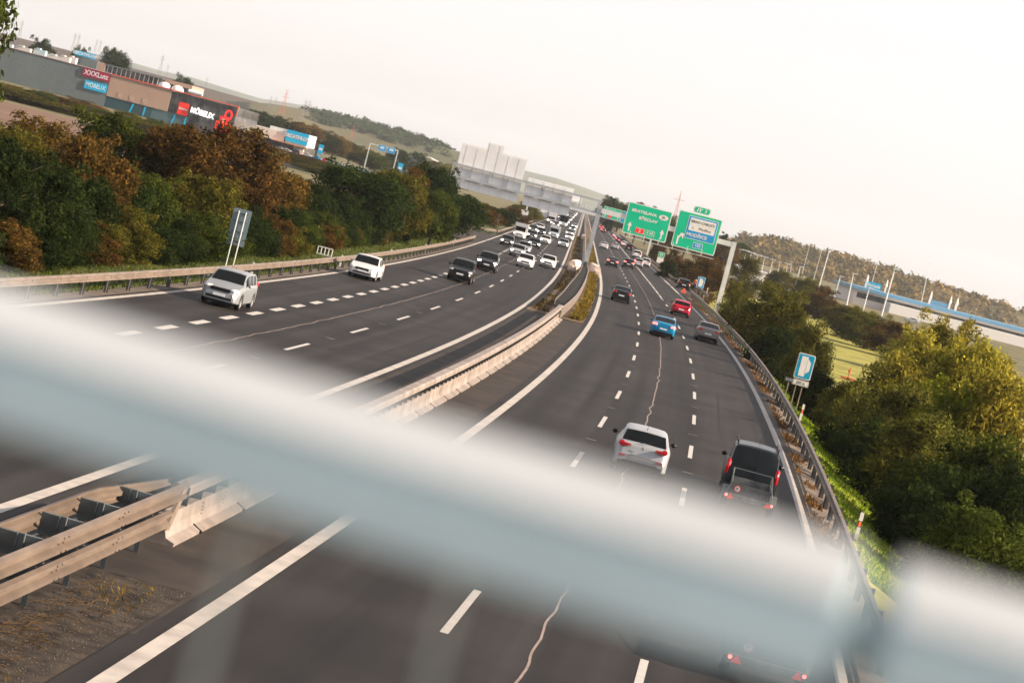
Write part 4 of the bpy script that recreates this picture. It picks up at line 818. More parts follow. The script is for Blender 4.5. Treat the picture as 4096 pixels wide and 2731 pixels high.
# ================================================================ LAMP POSTS on the right
def lamp(base, top, lab, grp, zb=-2.3, head=1, rad=.17):
    x, y = G(*base, zb); X2, Z2 = W(*top, y/S); r = empty('street_lamp', (x, y, zb), 0, lab, 'street lamp', grp)
    h = Z2-zb; g = MB(); g.tube((0, 0, 0), (X2-x, 0, h), rad, rad*.5, 8); g.build('pole', M_lgrey, r)
    g = MB()
    if head == 1: g.box((X2-x+.3, 0, h+.05), (1.0, .4, .16))
    elif head == 2: g.box((X2-x, 0, h+.05), (2.4, .5, .22))
    elif head == 3: g.lathe([(0, -.1), (.5, 0), (.6, .25), (0, .3)], 8, c=(X2-x, 0, h))
    g.build('lamp_head', M_lgrey, r)
w5 = 'tall pale lamp post in the car park, '
for b_, tp, lb in (((1150, 1075), (1330, 445), 'nearest one, standing by the meadow'), ((1035, 930), (1132, 590), 'second from the right, by the round sign'), ((1110, 705), (1215, 325), 'very tall behind the shrubs'), ((920, 870), (1008, 480), 'right of the parked cars'), ((815, 805), (905, 500), 'left of the parked cars'), ((680, 780), (820, 290), 'tall one beside the red no-entry sign'), ((510, 730), (590, 425), 'short one above the broad hedge'), ((600, 500), (665, 250), 'distant left one of the tall pair'), ((690, 545), (765, 270), 'distant right one of the tall pair'), ((1510, 840), (1605, 400), 'hazy one before the shopping centre'), ((1770, 905), (1805, 720), 'faintest one at the far right')):
    lamp(zr(*b_), zr(*tp), w5+lb, 'tall lamp posts in the car park')
for i, (b_, tp) in enumerate((((1885, 1160), (1945, 875)), ((1935, 1235), (2015, 890)), ((2000, 1280), (2075, 912)), ((2075, 1320), (2150, 940)), ((2165, 1290), (2230, 965)), ((2270, 1220), (2330, 995)))):
    lamp(zB(*b_), zB(*tp), 'double-headed lamp post, %s in the row right of the gantry post' % ['first', 'second', 'third', 'fourth', 'fifth', 'sixth'][i], 'row of double-headed lamp posts', head=2, rad=.14)
for i, (b_, tp) in enumerate((((1925, 385), (1985, 130)), ((2040, 380), (2075, 165)), ((2150, 450), (2180, 185)), ((2215, 380), (2235, 160)))):
    lamp(z3(*b_), z3(*tp), 'double-headed lamp post, %s in the row right of the gantry post' % ['seventh', 'eighth', 'ninth', 'tenth'][i], 'row of double-headed lamp posts', head=2, rad=.14)

# ================================================================ BUILDINGS on the left
B0 = 450*S; M_hall = mat('grey_corrugated_cladding', (.10, .125, .135), .6, .1, .08, .1); M_tan = mat('tan_cladding', (.30, .21, .165), .7, 0, .05, .1); M_teal = mat('dark_teal_plinth', (.012, .05, .065), .6, 0, .1, .1); M_tglass = mat('tinted_glazing', (.03, .035, .04), .12, 0, .5, .25, col2=(.10, .10, .10)); M_tred = mat('red_roof_trim', (.55, .09, .05), .5)
def corr(m):
    n = m.node_tree.nodes; l = m.node_tree.links; tc = n.new('ShaderNodeTexCoord'); wv = n.new('ShaderNodeTexWave'); wv.inputs['Scale'].default_value = .8; wv.bands_direction = 'X'; l.new(tc.outputs['Object'], wv.inputs[0]); bp = n.new('ShaderNodeBump'); bp.inputs['Strength'].default_value = .5; bp.inputs['Distance'].default_value = .1; l.new(wv.outputs[1], bp.inputs['Height']); l.new(bp.outputs[0], n['Principled BSDF'].inputs['Normal'])
corr(M_hall); corr(M_tan)
t = empty('furniture_store', (-151, B0, -.5), 0, 'long grey and tan furniture store with red roof trim and two wall signs', 'store')
def pb(name, x0, x1, z0, z1, m, y0=0, y1=70, p=None):
    g = MB(); g.b2((x0+151, y0, z0+.5), (x1+151, y1, z1+.5)); return g.build(name, m, p or t)
pb('grey_wall', -330, -151.1, -.5, 10.6, M_hall); pb('tan_wall', -151.09, -130.2, 3.2, 10.4, M_tan, -.1, 69); pb('plinth', -151.09, -135.1, -.5, 3.19, M_teal, .1, 69); pb('plinth', -135.09, -122.6, -.5, 3.1, mat('slate_blue_plinth', (.06, .11, .13), .6), .15, 69)
gl = pb('glass_front', -130.19, -107.7, 3.11, 10.3, M_tglass, .2, 60); pb('lower_glass', -122.59, -107.7, -.5, 3.1, M_tglass, .25, 60)
g = MB()
for x in np.arange(-128.3, -108, 1.9): g.b2((x+151-.04, .1, 3.6), (x+151+.04, .199, 10.7))
for z in (5, 7.2, 9.2): g.b2((-130.1+151, .12, z), (-107.8+151, .198, z+.07))
g.build('mullions', M_galvd, t)
pb('roof_trim', -151.0, -107.3, 10.42, 10.75, M_tred, -.4, 1.0); pb('roof_trim', -107.6, -107.3, 7.6, 10.41, M_tred, -.4, 0); pb('roof_trim', -330, -151.2, 10.61, 10.8, mat('pink_parapet', (.5, .33, .32)), -.2, 1)
for x in (-147.5, -143.4, -139.0): pb('door', x, x+1.5, 3.6, 5.4, mat('tan_door', (.36, .26, .2)), -.16, -.105)
for x0 in (-142.6, -138.0, -128.2, -124.0):
    g = MB(); g.prism([(x0+151, .3), (x0+151.5, .3), (x0+152.2, 3.3), (x0+151.7, 3.3)] if x0 in (-142.6, -128.2) else [(x0+151, .3), (x0+151.5, .3), (x0+151.7, 3.3), (x0+151.2, 3.3)], -.02, .09); g.build('cyan_stripe', M_cyan, t)
def wallsign(x0, x1, z0, z1, m, body, size, mt=M_white, sx=1, y=-.35, bold=.02, fr=None):
    o = pb('wall_sign', x0, x1, z0, z1, m, y, -.11); l = text(body, size, mt, o, (x0+x1)/2+151, (z0+z1)/2+.5, y-.03, bold=bold, sx=sx, ext=.02); return o
wallsign(-160.5, -151.3, 7.75, 10.4, M_wine, 'XXXLutz', 2.3, mat('pale_lilac_letters', (.6, .55, .62)), .92, bold=.05)
wallsign(-159.0, -151.4, 3.85, 6.65, M_cyan, 'MÖBELIX', 2.0, mat('pale_cyan_letters', (.55, .75, .8)), .82, bold=.02)
o = wallsign(-126.9, -123.4, 3.3, 7.4, M_red, 'Sconto', 1.1, M_white, .95, -.3, .03)
for c_, x_ in (('MÖBELIX', -118.6), ): text(c_, 2.5, mat('lit_white_letters', (.8, .8, .8), emit=(1, .97, .95), es=.6), t, x_+151, 5.5+.5, -.6, bold=.06, sx=.78, ext=.1, name='roof_letters').rotation_euler = (0, R(3), 0)
wallsign(-112.6, -109.6, 3.9, 6.4, M_red, 'tz', 1.9, M_white, .95, -.3, .03)
pb('upper_storey', -157.3, -137.4, 10.8, 13.2, M_tglass, 20, 60); pb('upper_roof', -157.6, -137.2, 13.2, 13.6, M_hall, 19, 61); pb('penthouse', -168, -160, 10.8, 13.7, M_hall, 18, 50); pb('penthouse', -159.99, -157.31, 10.8, 13.6, M_tan, 19, 50); pb('penthouse', -137.0, -127.4, 12.4, 13.75, M_tan, 22, 50); pb('upper_storey', -137.0, -127.6, 10.8, 12.39, M_tglass, 23, 50)
o = pb('roof_sign', -168.2, -161, 13.95, 15.6, M_cyan, 17, 17.4); text('DECATHLON', 1.35, M_white, o, -164.6+151, 14.78+.5, 16.97, bold=.03, ext=.02)
for x in np.arange(-156.5, -137.5, 1.6): g = MB(); g.b2((x+151-.1, 19.9, 11.3), (x+151+.1, 19.99, 13.7)); g.build('mullion', M_lgrey, t)
for x in (-135, -130.5): g = MB(); g.lathe([(2.2, 11.2), (2.0, 12.1), (1.3, 12.8), (0, 13.1)], 14, c=(x+151, 12, 0)); g.build('skylight_dome', M_white, t, smooth=50)
g = MB(); g.lathe([(0, -2.6), (.7, -2.4), (.8, 0), (.7, 2.4), (0, 2.6)], 12, axis='x', c=(-124+151, 10, 12.1)); g.build('roof_tank', M_white, t, smooth=50)
for i, (x, w_, h_) in enumerate(((-186, 5, 1.4), (-180.5, 4, 2.0), (-176.5, 6, 1.3), (-171, 3.6, 1.8), (-192, 4, 1.2), (-169, 2.5, 2.3), (-198, 6, 1.5))):
    g = MB(); g.b2((0, 0, 0), (w_, 3, h_)); g.b2((w_*.2, -.3, h_), (w_*.5, 2.5, h_+.35)); o = g.build('roof_unit', mat('pale_duct_%d' % i, [(.5, .47, .43), (.35, .45, .48), (.55, .52, .5)][i % 3], .5), t, loc=(x+151, 8+i % 3*3, 11.12))
# red chair sculpture
(xc, zc), (_, zt), (_, zq) = W(*z0_(2100, 1150), 430), W(*z0_(2140, 1025), 430), W(*z0_(2060, 1280), 430)
r = empty('chair_sculpture', (xc, 430*S, -.5), R(15), 'giant bright red chair sculpture in front of the store', 'sculpture'); Mr = mat('glowing_red', (.85, .02, .015), .3, emit=(1, .03, .02), es=.12)  # weak emission brightens the red; the sculpture is no lamp
g = MB(); n = 20; ring = [(1.25*math.cos(a), 1.7*math.sin(a)) for a in np.linspace(0, 2*PI, n+1)[:-1]]; rin = [(p[0]*.62, p[1]*.66) for p in ring]
for i in range(n): j = (i+1) % n; g.prism([(ring[i][0]+1.1, ring[i][1]+7.6), (ring[j][0]+1.1, ring[j][1]+7.6), (rin[j][0]+1.1, rin[j][1]+7.6), (rin[i][0]+1.1, rin[i][1]+7.6)], -.2, .2)
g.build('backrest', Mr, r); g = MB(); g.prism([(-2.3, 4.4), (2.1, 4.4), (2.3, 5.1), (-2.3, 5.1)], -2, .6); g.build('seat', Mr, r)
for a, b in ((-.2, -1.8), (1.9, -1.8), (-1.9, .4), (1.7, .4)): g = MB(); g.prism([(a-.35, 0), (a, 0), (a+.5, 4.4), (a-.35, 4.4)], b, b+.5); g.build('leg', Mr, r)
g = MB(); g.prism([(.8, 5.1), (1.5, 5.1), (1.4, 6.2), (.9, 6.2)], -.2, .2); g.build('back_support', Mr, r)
# sports store
DY = 485; t2 = empty('sports_store', (-97, DY*S, -.5), 0, 'white sports store with a large blue DECATHLON sign and orange canopy', 'store')
def pb2(name, x0, x1, z0, z1, m, y0=0, y1=50, p=None): g = MB(); g.b2((x0+97, y0, z0+.5), (x1+97, y1, z1+.5)); return g.build(name, m, p or t2)
M_wwall = mat('cream_wall', (.62, .56, .52), .7, 0, .04, .1)
pb2('white_wall', -128, -97.2, 2.8, 6.1, M_wwall); pb2('grey_roof_box', -103.5, -96.9, 6.11, 7.3, M_lgrey, 3, 40); pb2('glass_front', -104, -97, -.5, 2.5, M_tglass, 1, 40); pb2('entrance_wall', -96.99, -89.2, -.5, 2.6, M_tglass, 1.2, 40); pb2('corner_wall', -93.2, -89.4, -.5, 2.5, M_wwall, -.3, 1.19)
pb2('canopy', -101.5, -88.2, 2.52, 2.79, mat('orange_canopy', (.60, .28, .16)), -3, 1.1); pb2('grey_roof_box', -96.6, -88.9, 2.8, 7.35, M_lgrey, .05, 30); o = pb2('shop_sign', -96.8, -88.7, 3.3, 7.5, M_cyan, -.5, 0); text('DECATHLON', 1.75, M_white, o, 4.25, 6.0, -.54, bold=.05, sx=.88, ext=.03)
pb2('wall_poster', -118.5, -115.5, 3.0, 5.4, M_cyan, -.2, -.01); pb2('wall_poster', -107.2, -105.2, 3.2, 5.0, mat('yellow_poster', (.55, .5, .1)), -.2, -.01); pb2('low_wing', -128, -104.1, -.5, 2.79, M_tglass, 1, 40)
# distant sheds
for (a, b, lab, m) in ((zC(1560, 760), zC(1700, 830), 'pale blue shed roof beyond the blue direction signs', mat('pale_blue_roof', (.40, .50, .55))), (zC(1720, 800), zC(1800, 830), 'small pale shed right of the blue roofed one', M_lgrey), (zC(1850, 810), zC(1960, 880), 'white shed showing above the dark trees', M_white)):
    (xa, za), (xb, zb_) = W(*a, 640), W(*b, 640); g = MB(); g.b2((0, 0, 0), (xb-xa, 25, max(za, zb_)+2.2)); g.prism([(-1, max(za, zb_)+2.2), (xb-xa+1, max(za, zb_)+2.2), ((xb-xa)/2, max(za, zb_)+3.2)], -.5, 25.5); o = g.build('shed', m, None); o.location = (xa, 640*S, -.5); tag(o, lab, 'shed')
# blue direction sign gantry at the left
DG = 430; t = empty('sign_gantry', (-59.3, DG*S, -.5), 0, 'distant gantry with two small blue direction signs beyond the trees', 'sign gantry')
g = MB(); g.b2((0, -.1, 10.1), (9.2, .1, 10.4)); g.build('beam', M_lgrey, t)
for x in (0, 9.1): g = MB(); g.b2((x-.15, -.15, 0), (x+.15, .15, 10.3)); g.build('post', M_lgrey, t)
for a, lab in ((2.8, 'left small blue direction sign on the distant gantry'), (5.8, 'right small blue direction sign on the distant gantry')):
    r = empty('direction_sign', (-59.3+a, DG*S-.3, -.5), 0, lab, 'sign'); panel('panel', 0, 2.5, 8.8, 10.7, .08, M_blue, 0, r, .05, M_white); panel('text_field', .6, 1.9, 9.5, 10.3, .05, mat('pale_field', (.45, .6, .7)), -.02, r, th=.008)
for (a, h_, lab) in ((zC(900, 700), 3.0, 'tall blue banner sign beside the sports store car park'), (zC(1645, 880), 3.4, 'blue and white price pylon behind the dark round tree')):
    X, Z = W(*a, 430); g = MB(); g.b2((-.8, -.15, Z+.5-h_/2), (.8, .15, Z+.5+h_/2)); g.b2((-.5, -.17, Z+.5-.3), (.5, -.151, Z+.5+.4), 1); g.b2((-.12, -.1, 0), (.12, .1, Z+.5-h_/2)); o = g.build('banner_sign', [M_cyan, M_white], None); o.location = (X, 430*S, -.5); tag(o, lab, 'sign')
# pylons and masts
M_pyl = mat('pylon_grey', (.22, .22, .24), .6); M_pylr = mat('red_lattice', (.55, .12, .10), .6)
def pylon(base, top, D, lab, m=M_pyl, arms=2, wd=.07):
    (xb, zb_), (xt, zt) = W(*base, D), W(*top, D); h = zt-zb_; g = MB(); w0 = h*wd
    for sx_ in (-1, 1):
        for sy_ in (-1, 1): g.tube((sx_*w0, sy_*w0, 0), (0, 0, h), h*.006, h*.004, 4)
    for k in range(8):
        a = w0*(1-k/8); b = w0*(1-(k+1)/8)
        g.tube((-a, -a, h*k/8), (b, -b, h*(k+1)/8), h*.003, h*.003, 3); g.tube((a, -a, h*k/8), (-b, -b, h*(k+1)/8), h*.003, h*.003, 3)
    for k in range(arms): z = h*(.72+.13*k); a = h*(.16-.04*k); g.tube((-a, 0, z), (a, 0, z), h*.006, h*.006, 4); g.tube((-a, 0, z), (0, 0, z+h*.05), h*.003, h*.003, 3); g.tube((a, 0, z), (0, 0, z+h*.05), h*.003, h*.003, 3)
    o = g.build('pylon', m, None); o.location = (xb, D*S, zb_); tag(o, lab, 'pylon', 'power pylons on the left horizon' if m is M_pyl and D > 800 else None)
for b_, tp, lb in (((180, 350), (222, 190), 'leftmost, above the store roof'), ((118, 400), (128, 290), 'thin one at the far left'), ((678, 470), (712, 305), 'left of the first pair'), ((715, 480), (750, 315), 'right of the first pair'), ((888, 495), (918, 365), 'left of the second pair'), ((925, 500), (952, 375), 'right of the second pair'), ((1495, 700), (1542, 510), 'tall one left of the blue hill'), ((1560, 720), (1585, 605), 'squat one with drooping arms'), ((1930, 825), (1952, 720), 'small one above the ploughed slope')): pylon(z0_(*b_), z0_(*tp), 900, 'grey power pylon, '+lb)
pylon(zC(530, 375), zC(592, 150), 700, 'red and grey lattice mast behind the sports store', M_pylr, 3, .1)
for b_, tp, lb in (((410, 320), (430, 190), 'left of the red mast'), ((455, 340), (468, 200), 'close left of the red mast'), ((715, 440), (770, 225), 'left of the wooded ridge'), ((765, 400), (815, 235), 'just before the wooded ridge')): pylon(zC(*b_), zC(*tp), 850, 'grey power pylon, '+lb)
pylon(zC(1185, 600), zC(1210, 470), 520, 'thin red and white mast in front of the green slope', M_pylr, 1)
pylon(zB(1150, 580), zB(1262, 185), 500, 'tall red and white chimney-like mast between the green signs', M_pylr, 1, .05)
# ================================================================ SHOPPING CENTRE on the right
DO = 500; t = empty('shopping_centre', (116.8, DO*S, -2.3), 0, 'long low shopping centre with a blue roof edge and white towers', 'shopping centre')
def pb3(name, x0, x1, z0, z1, m, y0=0, y1=60, p=None): g = MB(); g.b2((x0-116.8, y0, z0+2.3), (x1-116.8, y1, z1+2.3)); return g.build(name, m, p or t)
M_br = mat('blue_roof_edge', (.10, .24, .38), .4); pb3('roof_edge', 116.8, 190, 3.0, 4.3, M_br, -1.5, 60); pb3('wall', 118, 190, -2.3, 2.99, M_wwall); pb3('lower_wing', 130, 190, -2.3, 1.2, M_white, -14, -.01)
for x in (121.2, 128.6, 145.5, 153.0, 155.5): g = MB(); g.b2((x-116.8-.35, -1, 6.61), (x-116.8+.35, -.3, 9)); g.lathe([(.55, 9), (.1, 11.5), (0, 11.6)], 8, c=(x-116.8, -.6, 0)); g.build('spire', M_white, t)
o = pb3('roof_sign', 120.6, 126.8, 4.6, 6.9, M_cyan, -.9, -.5); text('Olympia', 1.7, M_white, o, 123.7-116.8, 8.05, -.93, bold=.03, ext=.02); pb3('roof_panel', 145.9, 152.6, 4.4, 6.2, M_br, -.9, -.5)
pb3('window_band', 119, 190, .2, 2.2, M_tglass, -.08, -.005)
(xa, za), (xb, zb_) = W(*zr(320, 470), 470), W(*zr(510, 525), 470)
g = MB(); g.b2((0, 0, 0), (xb-xa+3, 20, za+2.3)); o = g.build('flat_roof_building', mat('brown_grey_wall', (.14, .10, .09)), None); o.location = (xa, 470*S, -2.3); tag(o, 'low brown building with a flat grey roof behind the lamp row', 'building')
g = MB(); g.b2((0, 0, 0), (8, 10, 4.2)); g.b2((-.6, -.6, 4.2), (8.6, 10.6, 4.6)); o = g.build('filling_station', M_white, None); X, Y = G(*zr(200, 570), -2.3); o.location = (X-4, Y+6, -2.3); tag(o, 'small white flat-roofed kiosk by the lamp row', 'kiosk')
# parked cars
def park(pts, z, lab, grp, cols):
    for i, (x, y) in enumerate(pts):
        X, Y = G(x, y, z); r = new_car(['hatch', 'sedan', 'suv', 'estate'][i % 4], cols[i % len(cols)], False); r.location = (X, Y, z+.02); r.rotation_euler = (0, 0, R([80, 100, 95, 260][i % 4])); tag(r, lab % ['first', 'second', 'third', 'fourth', 'fifth', 'sixth', 'seventh', 'eighth', 'ninth', 'tenth', 'eleventh', 'twelfth', 'thirteenth'][i], 'car', grp)
park([zC(*p) for p in ((500, 712), (560, 728), (640, 742), (770, 775), (850, 800), (930, 820), (1000, 845), (1075, 865), (1145, 880), (1190, 900), (1240, 905), (1320, 930), (1010, 745))], -.5, 'parked car in the sports store car park, %s from the left', 'cars parked at the sports store', [P_lsil, P_white, P_dgrey, P_white, P_blue, P_red, P_silver])
park([zr(*p) for p in ((150, 545), (195, 575), (235, 600), (440, 620), (480, 650), (730, 765), (765, 780), (850, 815), (900, 825), (1460, 860))], -2.3, 'parked car in the right car park, %s from the left', 'cars parked beside the meadow', [P_bgrey, P_white, P_lsil, P_white, P_silver])
sheet('car_park', [300, 400, 480], [-135, -100, -70], lambda x, y: gz(x, y)+.06, M_asph2)
for px, lab, m in ((zr(628, 745), 'round red and white no-entry sign in the meadow car park', M_red), (zr(1018, 905), 'round grey sign back beside the lamp posts', M_signback)):
    X, Y = G(px[0], px[1], -2.3); r = empty('round_sign', (X, Y, -2.3), 0, lab, 'sign'); g = MB(); g.prism([(.45*math.cos(a), 2.6+.45*math.sin(a)) for a in np.linspace(0, 2*PI, 17)[:-1]], -.02, .02); g.build('disc', m, r); posts(r, (0,), 2.4)
    if m is M_red: g = MB(); g.b2((-.3, -.03, 2.52), (.3, -.021, 2.68)); g.build('white_bar', M_white, r)
X, Y = G(*zr(960, 1310), -2.3); r = empty('red_pump', (X, Y, -2.3), 0, 'small red hydrant-like post on a base in the meadow', 'hydrant'); g = MB(); g.b2((-.7, -.3, 0), (.7, .3, .22)); g.build('base', mat('rusty_red', (.4, .09, .04)), r); g = MB(); g.tube((0, 0, .2), (.05, 0, 1.3), .07, .05); g.lathe([(0, .0), (.13, .05), (.13, .3), (0, .35)], 10, c=(0, 0, .7)); g.build('column', mat('rusty_red', (.4, .09, .04)), r)

# ================================================================ FOLIAGE
def leafmat(name, c1, c2, tr=.35, rnd=.25):
    m = bpy.data.materials.new(name); m.use_nodes = True; n = m.node_tree.nodes; l = m.node_tree.links; n.remove(n['Principled BSDF']); out = n['Material Output']
    tc = n.new('ShaderNodeTexCoord'); nz = n.new('ShaderNodeTexNoise'); nz.inputs['Scale'].default_value = .55; nz.inputs['Detail'].default_value = 6; nz.inputs['Roughness'].default_value = .75; l.new(tc.outputs['Object'], nz.inputs['Vector'])
    oi = n.new('ShaderNodeObjectInfo'); ad = n.new('ShaderNodeMath'); ad.operation = 'MULTIPLY_ADD'; ad.inputs[1].default_value = .12; l.new(oi.outputs['Random'], ad.inputs[0]); l.new(nz.outputs['Fac'], ad.inputs[2])
    rp = n.new('ShaderNodeValToRGB'); e = rp.color_ramp.elements; e[0].position = .42; e[1].position = .70; e[0].color = (*c1, 1); e[1].color = (*c2, 1); l.new(ad.outputs[0], rp.inputs[0])
    at = n.new('ShaderNodeAttribute'); at.attribute_name = 'lv'; hs = n.new('ShaderNodeHueSaturation'); mp = n.new('ShaderNodeMapRange'); mp.inputs['To Min'].default_value = .55; mp.inputs['To Max'].default_value = 1.5; l.new(at.outputs['Fac'], mp.inputs['Value']); l.new(mp.outputs[0], hs.inputs['Value']); l.new(rp.outputs[0], hs.inputs['Color'])
    mr = n.new('ShaderNodeMapRange'); mr.inputs['To Min'].default_value = .5-.006; mr.inputs['To Max'].default_value = .5+.02; l.new(oi.outputs['Random'], mr.inputs['Value']); l.new(mr.outputs[0], hs.inputs['Hue'])
    d = n.new('ShaderNodeBsdfDiffuse'); t = n.new('ShaderNodeBsdfTranslucent'); mx = n.new('ShaderNodeMixShader'); mx.inputs[0].default_value = tr
    l.new(hs.outputs[0], d.inputs[0]); l.new(hs.outputs[0], t.inputs[0]); l.new(d.outputs[0], mx.inputs[1]); l.new(t.outputs[0], mx.inputs[2]); l.new(mx.outputs[0], out.inputs[0]); return m
LM = {'dark': leafmat('dark_green_leaves', (.008, .015, .005), (.03, .042, .010)), 'green': leafmat('green_leaves', (.014, .026, .005), (.065, .075, .012)),
      'olive': leafmat('olive_leaves', (.022, .026, .005), (.11, .09, .015)), 'rust': leafmat('rust_leaves', (.022, .017, .005), (.125, .066, .017)),
      'gold': leafmat('golden_leaves', (.05, .055, .008), (.40, .33, .045), .5), 'hedge': leafmat('hedge_leaves', (.018, .022, .005), (.12, .108, .022), .4), 'lime': leafmat('lime_leaves', (.05, .08, .006), (.22, .22, .02), .45)}
def leaves(centers, radii, n, size, seed, updown=.0):
    """n folded leaf sprays scattered over the shells of many small clumps"""
    r = np.random.default_rng(seed); w_ = np.array(radii)**2; k = r.choice(len(centers), n, p=w_/w_.sum())
    d = r.normal(size=(n, 3)); d /= np.linalg.norm(d, axis=1)[:, None]; d[:, 2] = np.where(d[:, 2] < -.55, -d[:, 2], d[:, 2])
    rad = np.array(radii)[k]*(r.uniform(.45, 1.12, n)); P = np.array(centers)[k]+d*rad[:, None]
    nr = d+r.normal(size=(n, 3))*.8; nr /= np.linalg.norm(nr, axis=1)[:, None]
    a = np.cross(nr, r.normal(size=(n, 3))); a /= np.linalg.norm(a, axis=1)[:, None]; b = np.cross(nr, a); s = size*r.uniform(.6, 1.5, n)[:, None]
    V = np.stack([P-a*s, P+b*s*.42-nr*s*.12, P+a*s, P-b*s*.42-nr*s*.12], 1).reshape(-1, 3)
    return V, np.repeat(r.random(n), 4)
def crown_mesh(name, h, w, n, size, seed, m, base=.15, shape='round', nl=60):
    r = np.random.default_rng(seed); cs = []; rs = []
    for i in range(nl):
        for _ in range(50):
            p = r.uniform(-1, 1, 3)
            if np.linalg.norm(p) < 1 and (np.linalg.norm(p) > .45 or r.random() < .25): break
        z = (p[2]+1)/2; wf = 1.0
        if shape == 'cone': wf = 1.15-.75*z
        if shape == 'shrub': wf = 1.15-.35*z
        q = (p[0]*w/2*.85*wf, p[1]*w/2*.85*wf, h*(base+(1-base)*(.06+.88*z)))
        cs.append(q); rs.append(w*r.uniform(.09, .17)*(1 if shape != 'cone' else .8))
    for i in range(7): a = r.uniform(0, 2*PI); cs.append((math.cos(a)*w*.42*r.random(), math.sin(a)*w*.42*r.random(), h*r.uniform(.85, 1.02))); rs.append(w*.07)
    V, lv = leaves(cs, rs, n, size, seed)
    me = bpy.data.meshes.new(name); nv = len(V); me.vertices.add(nv); me.vertices.foreach_set('co', V.astype(np.float32).ravel()); nf = nv//4
    me.loops.add(nv); me.loops.foreach_set('vertex_index', np.arange(nv, dtype=np.int32)); me.polygons.add(nf); me.polygons.foreach_set('loop_start', np.arange(0, nv, 4, dtype=np.int32)); me.polygons.foreach_set('loop_total', np.full(nf, 4, dtype=np.int32))
    at = me.attributes.new('lv', 'FLOAT', 'POINT'); at.data.foreach_set('value', lv.astype(np.float32)); me.materials.append(m); me.update(calc_edges=True)
    return me, cs
def trunk_mesh(h, w, seed, cs, base=.15):
    r = random.Random(seed); g = MB(); r0 = .035*h*.6+.04; top = h*.75
    pts = [Vector((r.uniform(-.1, .1)*i, r.uniform(-.1, .1)*i, top*i/4)) for i in range(5)]
    for i in range(4): g.tube(pts[i], pts[i+1], r0*(1-i*.2), r0*(1-(i+1)*.2), 7)
    for c_ in r.sample(cs, min(14, len(cs))):
        j = min(3, max(0, int(c_[2]/top*4)-1)); g.tube(pts[j]+(pts[j+1]-pts[j])*.5, Vector(c_)*.93, r0*.35, r0*.08, 5)
    return g.mesh('trunk', M_wood)
TP = {}
def tree_proto(kind, variant, shape):
    key = (kind, variant, shape)
    if key in TP: return TP[key]
    sd_ = hash_(key); base = {'round': .18, 'shrub': .0, 'cone': .05}[shape]
    k2 = ('g', variant, shape)
    if k2 not in TP: TP[k2] = crown_mesh('crown', 1.0*6, 6.0 if shape != 'cone' else 2.6, 17000 if shape != 'cone' else 7000, .105, sd_, LM['green'], base, shape, 64)
    me0, cs = TP[k2]
    if kind == 'green' and me0.users == 0: me = me0
    else: me = me0.copy(); me.materials.clear(); me.materials.append(LM[kind])
    me.name = 'crown'
    if ('t', variant, shape) not in TP: TP[('t', variant, shape)] = trunk_mesh(6, 6, sd_, cs)
    TP[key] = (me, TP[('t', variant, shape)]); return TP[key]
def hash_(key): return (sum(ord(ch) for ch in key[2])*7+key[1]*131) % 9973
cnt = [0]
def tree(x, y, z, h, w, kind, label, group=None, shape='round', cat='tree', name='tree'):
    cnt[0] += 1; v = cnt[0] % 4; cr, tk = tree_proto(kind, v, shape)
    r = empty(name, (x, y, z), cnt[0]*2.39996, label, cat, group); link('crown', cr, r); 
    link('trunk' if shape != 'shrub' else 'stem', tk, r); ww = 6.0 if shape != 'cone' else 2.6
    r.scale = (w/ww, w/ww, h/6.0); return r
def tree_px(px, py, dep, w, kind, label, z0=-.5, **k):
    X, Z = WD(px, py, dep); return tree(X, dep*S, z0, (Z-z0)*1.0, w, kind, label, **k)
GL = 'trees behind the left guardrail'
for px, py, dep, w_, kd, lb in ((-62, -60, 62, 6, 'green', 'tall dark tree cut by the left picture edge'), (15, 330, 54, 5, 'dark', 'dark green tree at the left edge behind the guardrail'), (95, 372, 56, 5.5, 'dark', 'dense dark green tree, second from the left edge'), (170, 400, 58, 4.8, 'dark', 'low dark tree in front of the rust-leaved one'),
    (225, 322, 66, 5.2, 'rust', 'rust-brown tree above the low dark tree'), (270, 272, 84, 6.5, 'green', 'green tree rising behind the rust-brown one'), (120, 285, 78, 7, 'rust', 'brownish tree top before the soil field'), (40, 290, 76, 5, 'olive', 'olive tree top near the left edge'), (330, 400, 70, 5.2, 'green', 'yellow-green tree left of the sign back'),
    (440, 300, 84, 7.5, 'rust', 'broad rust-orange tree behind the sign back'), (545, 300, 90, 8.5, 'rust', 'largest rust-orange tree right of the sign back'), (480, 405, 76, 5.5, 'olive', 'olive bushy tree behind the sign back'), (635, 365, 94, 6.5, 'rust', 'rust-orange tree sloping down to the dark gap'), (385, 330, 88, 5, 'olive', 'olive tree between the rust-coloured ones'),
    (725, 425, 104, 5.0, 'dark', 'dark narrow tree beside the gap to the soil field'), (850, 392, 118, 11, 'dark', 'large rounded dark green tree in mid picture'), (800, 450, 112, 5, 'dark', 'dark tree at the left foot of the large rounded one'), (925, 400, 124, 7.5, 'olive', 'olive tree right of the large rounded one'), (955, 395, 138, 5, 'rust', 'slim orange-tinted tree before the white sign backs'),
    (1000, 383, 150, 8, 'dark', 'dark brown-green tree left of the white sign backs'), (1015, 445, 134, 6, 'green', 'green tree at the left of the gantry end'), (1060, 448, 158, 8, 'dark', 'dark tree directly under the white sign back'), (1105, 468, 216, 9, 'rust', 'rust-tinted tree under the white sign back'), (1145, 478, 244, 9, 'dark', 'dark tree beyond the left lay-by'), (1180, 478, 275, 8, 'rust', 'brown tree near the far gantry foot'), (1235, 478, 430, 12, 'dark', 'far dark tree left of the lorry'), (1215, 470, 345, 10, 'olive', 'far olive tree behind the far gantry foot')):
    tree_px(px, py, dep, w_, kd, lb, group=GL)
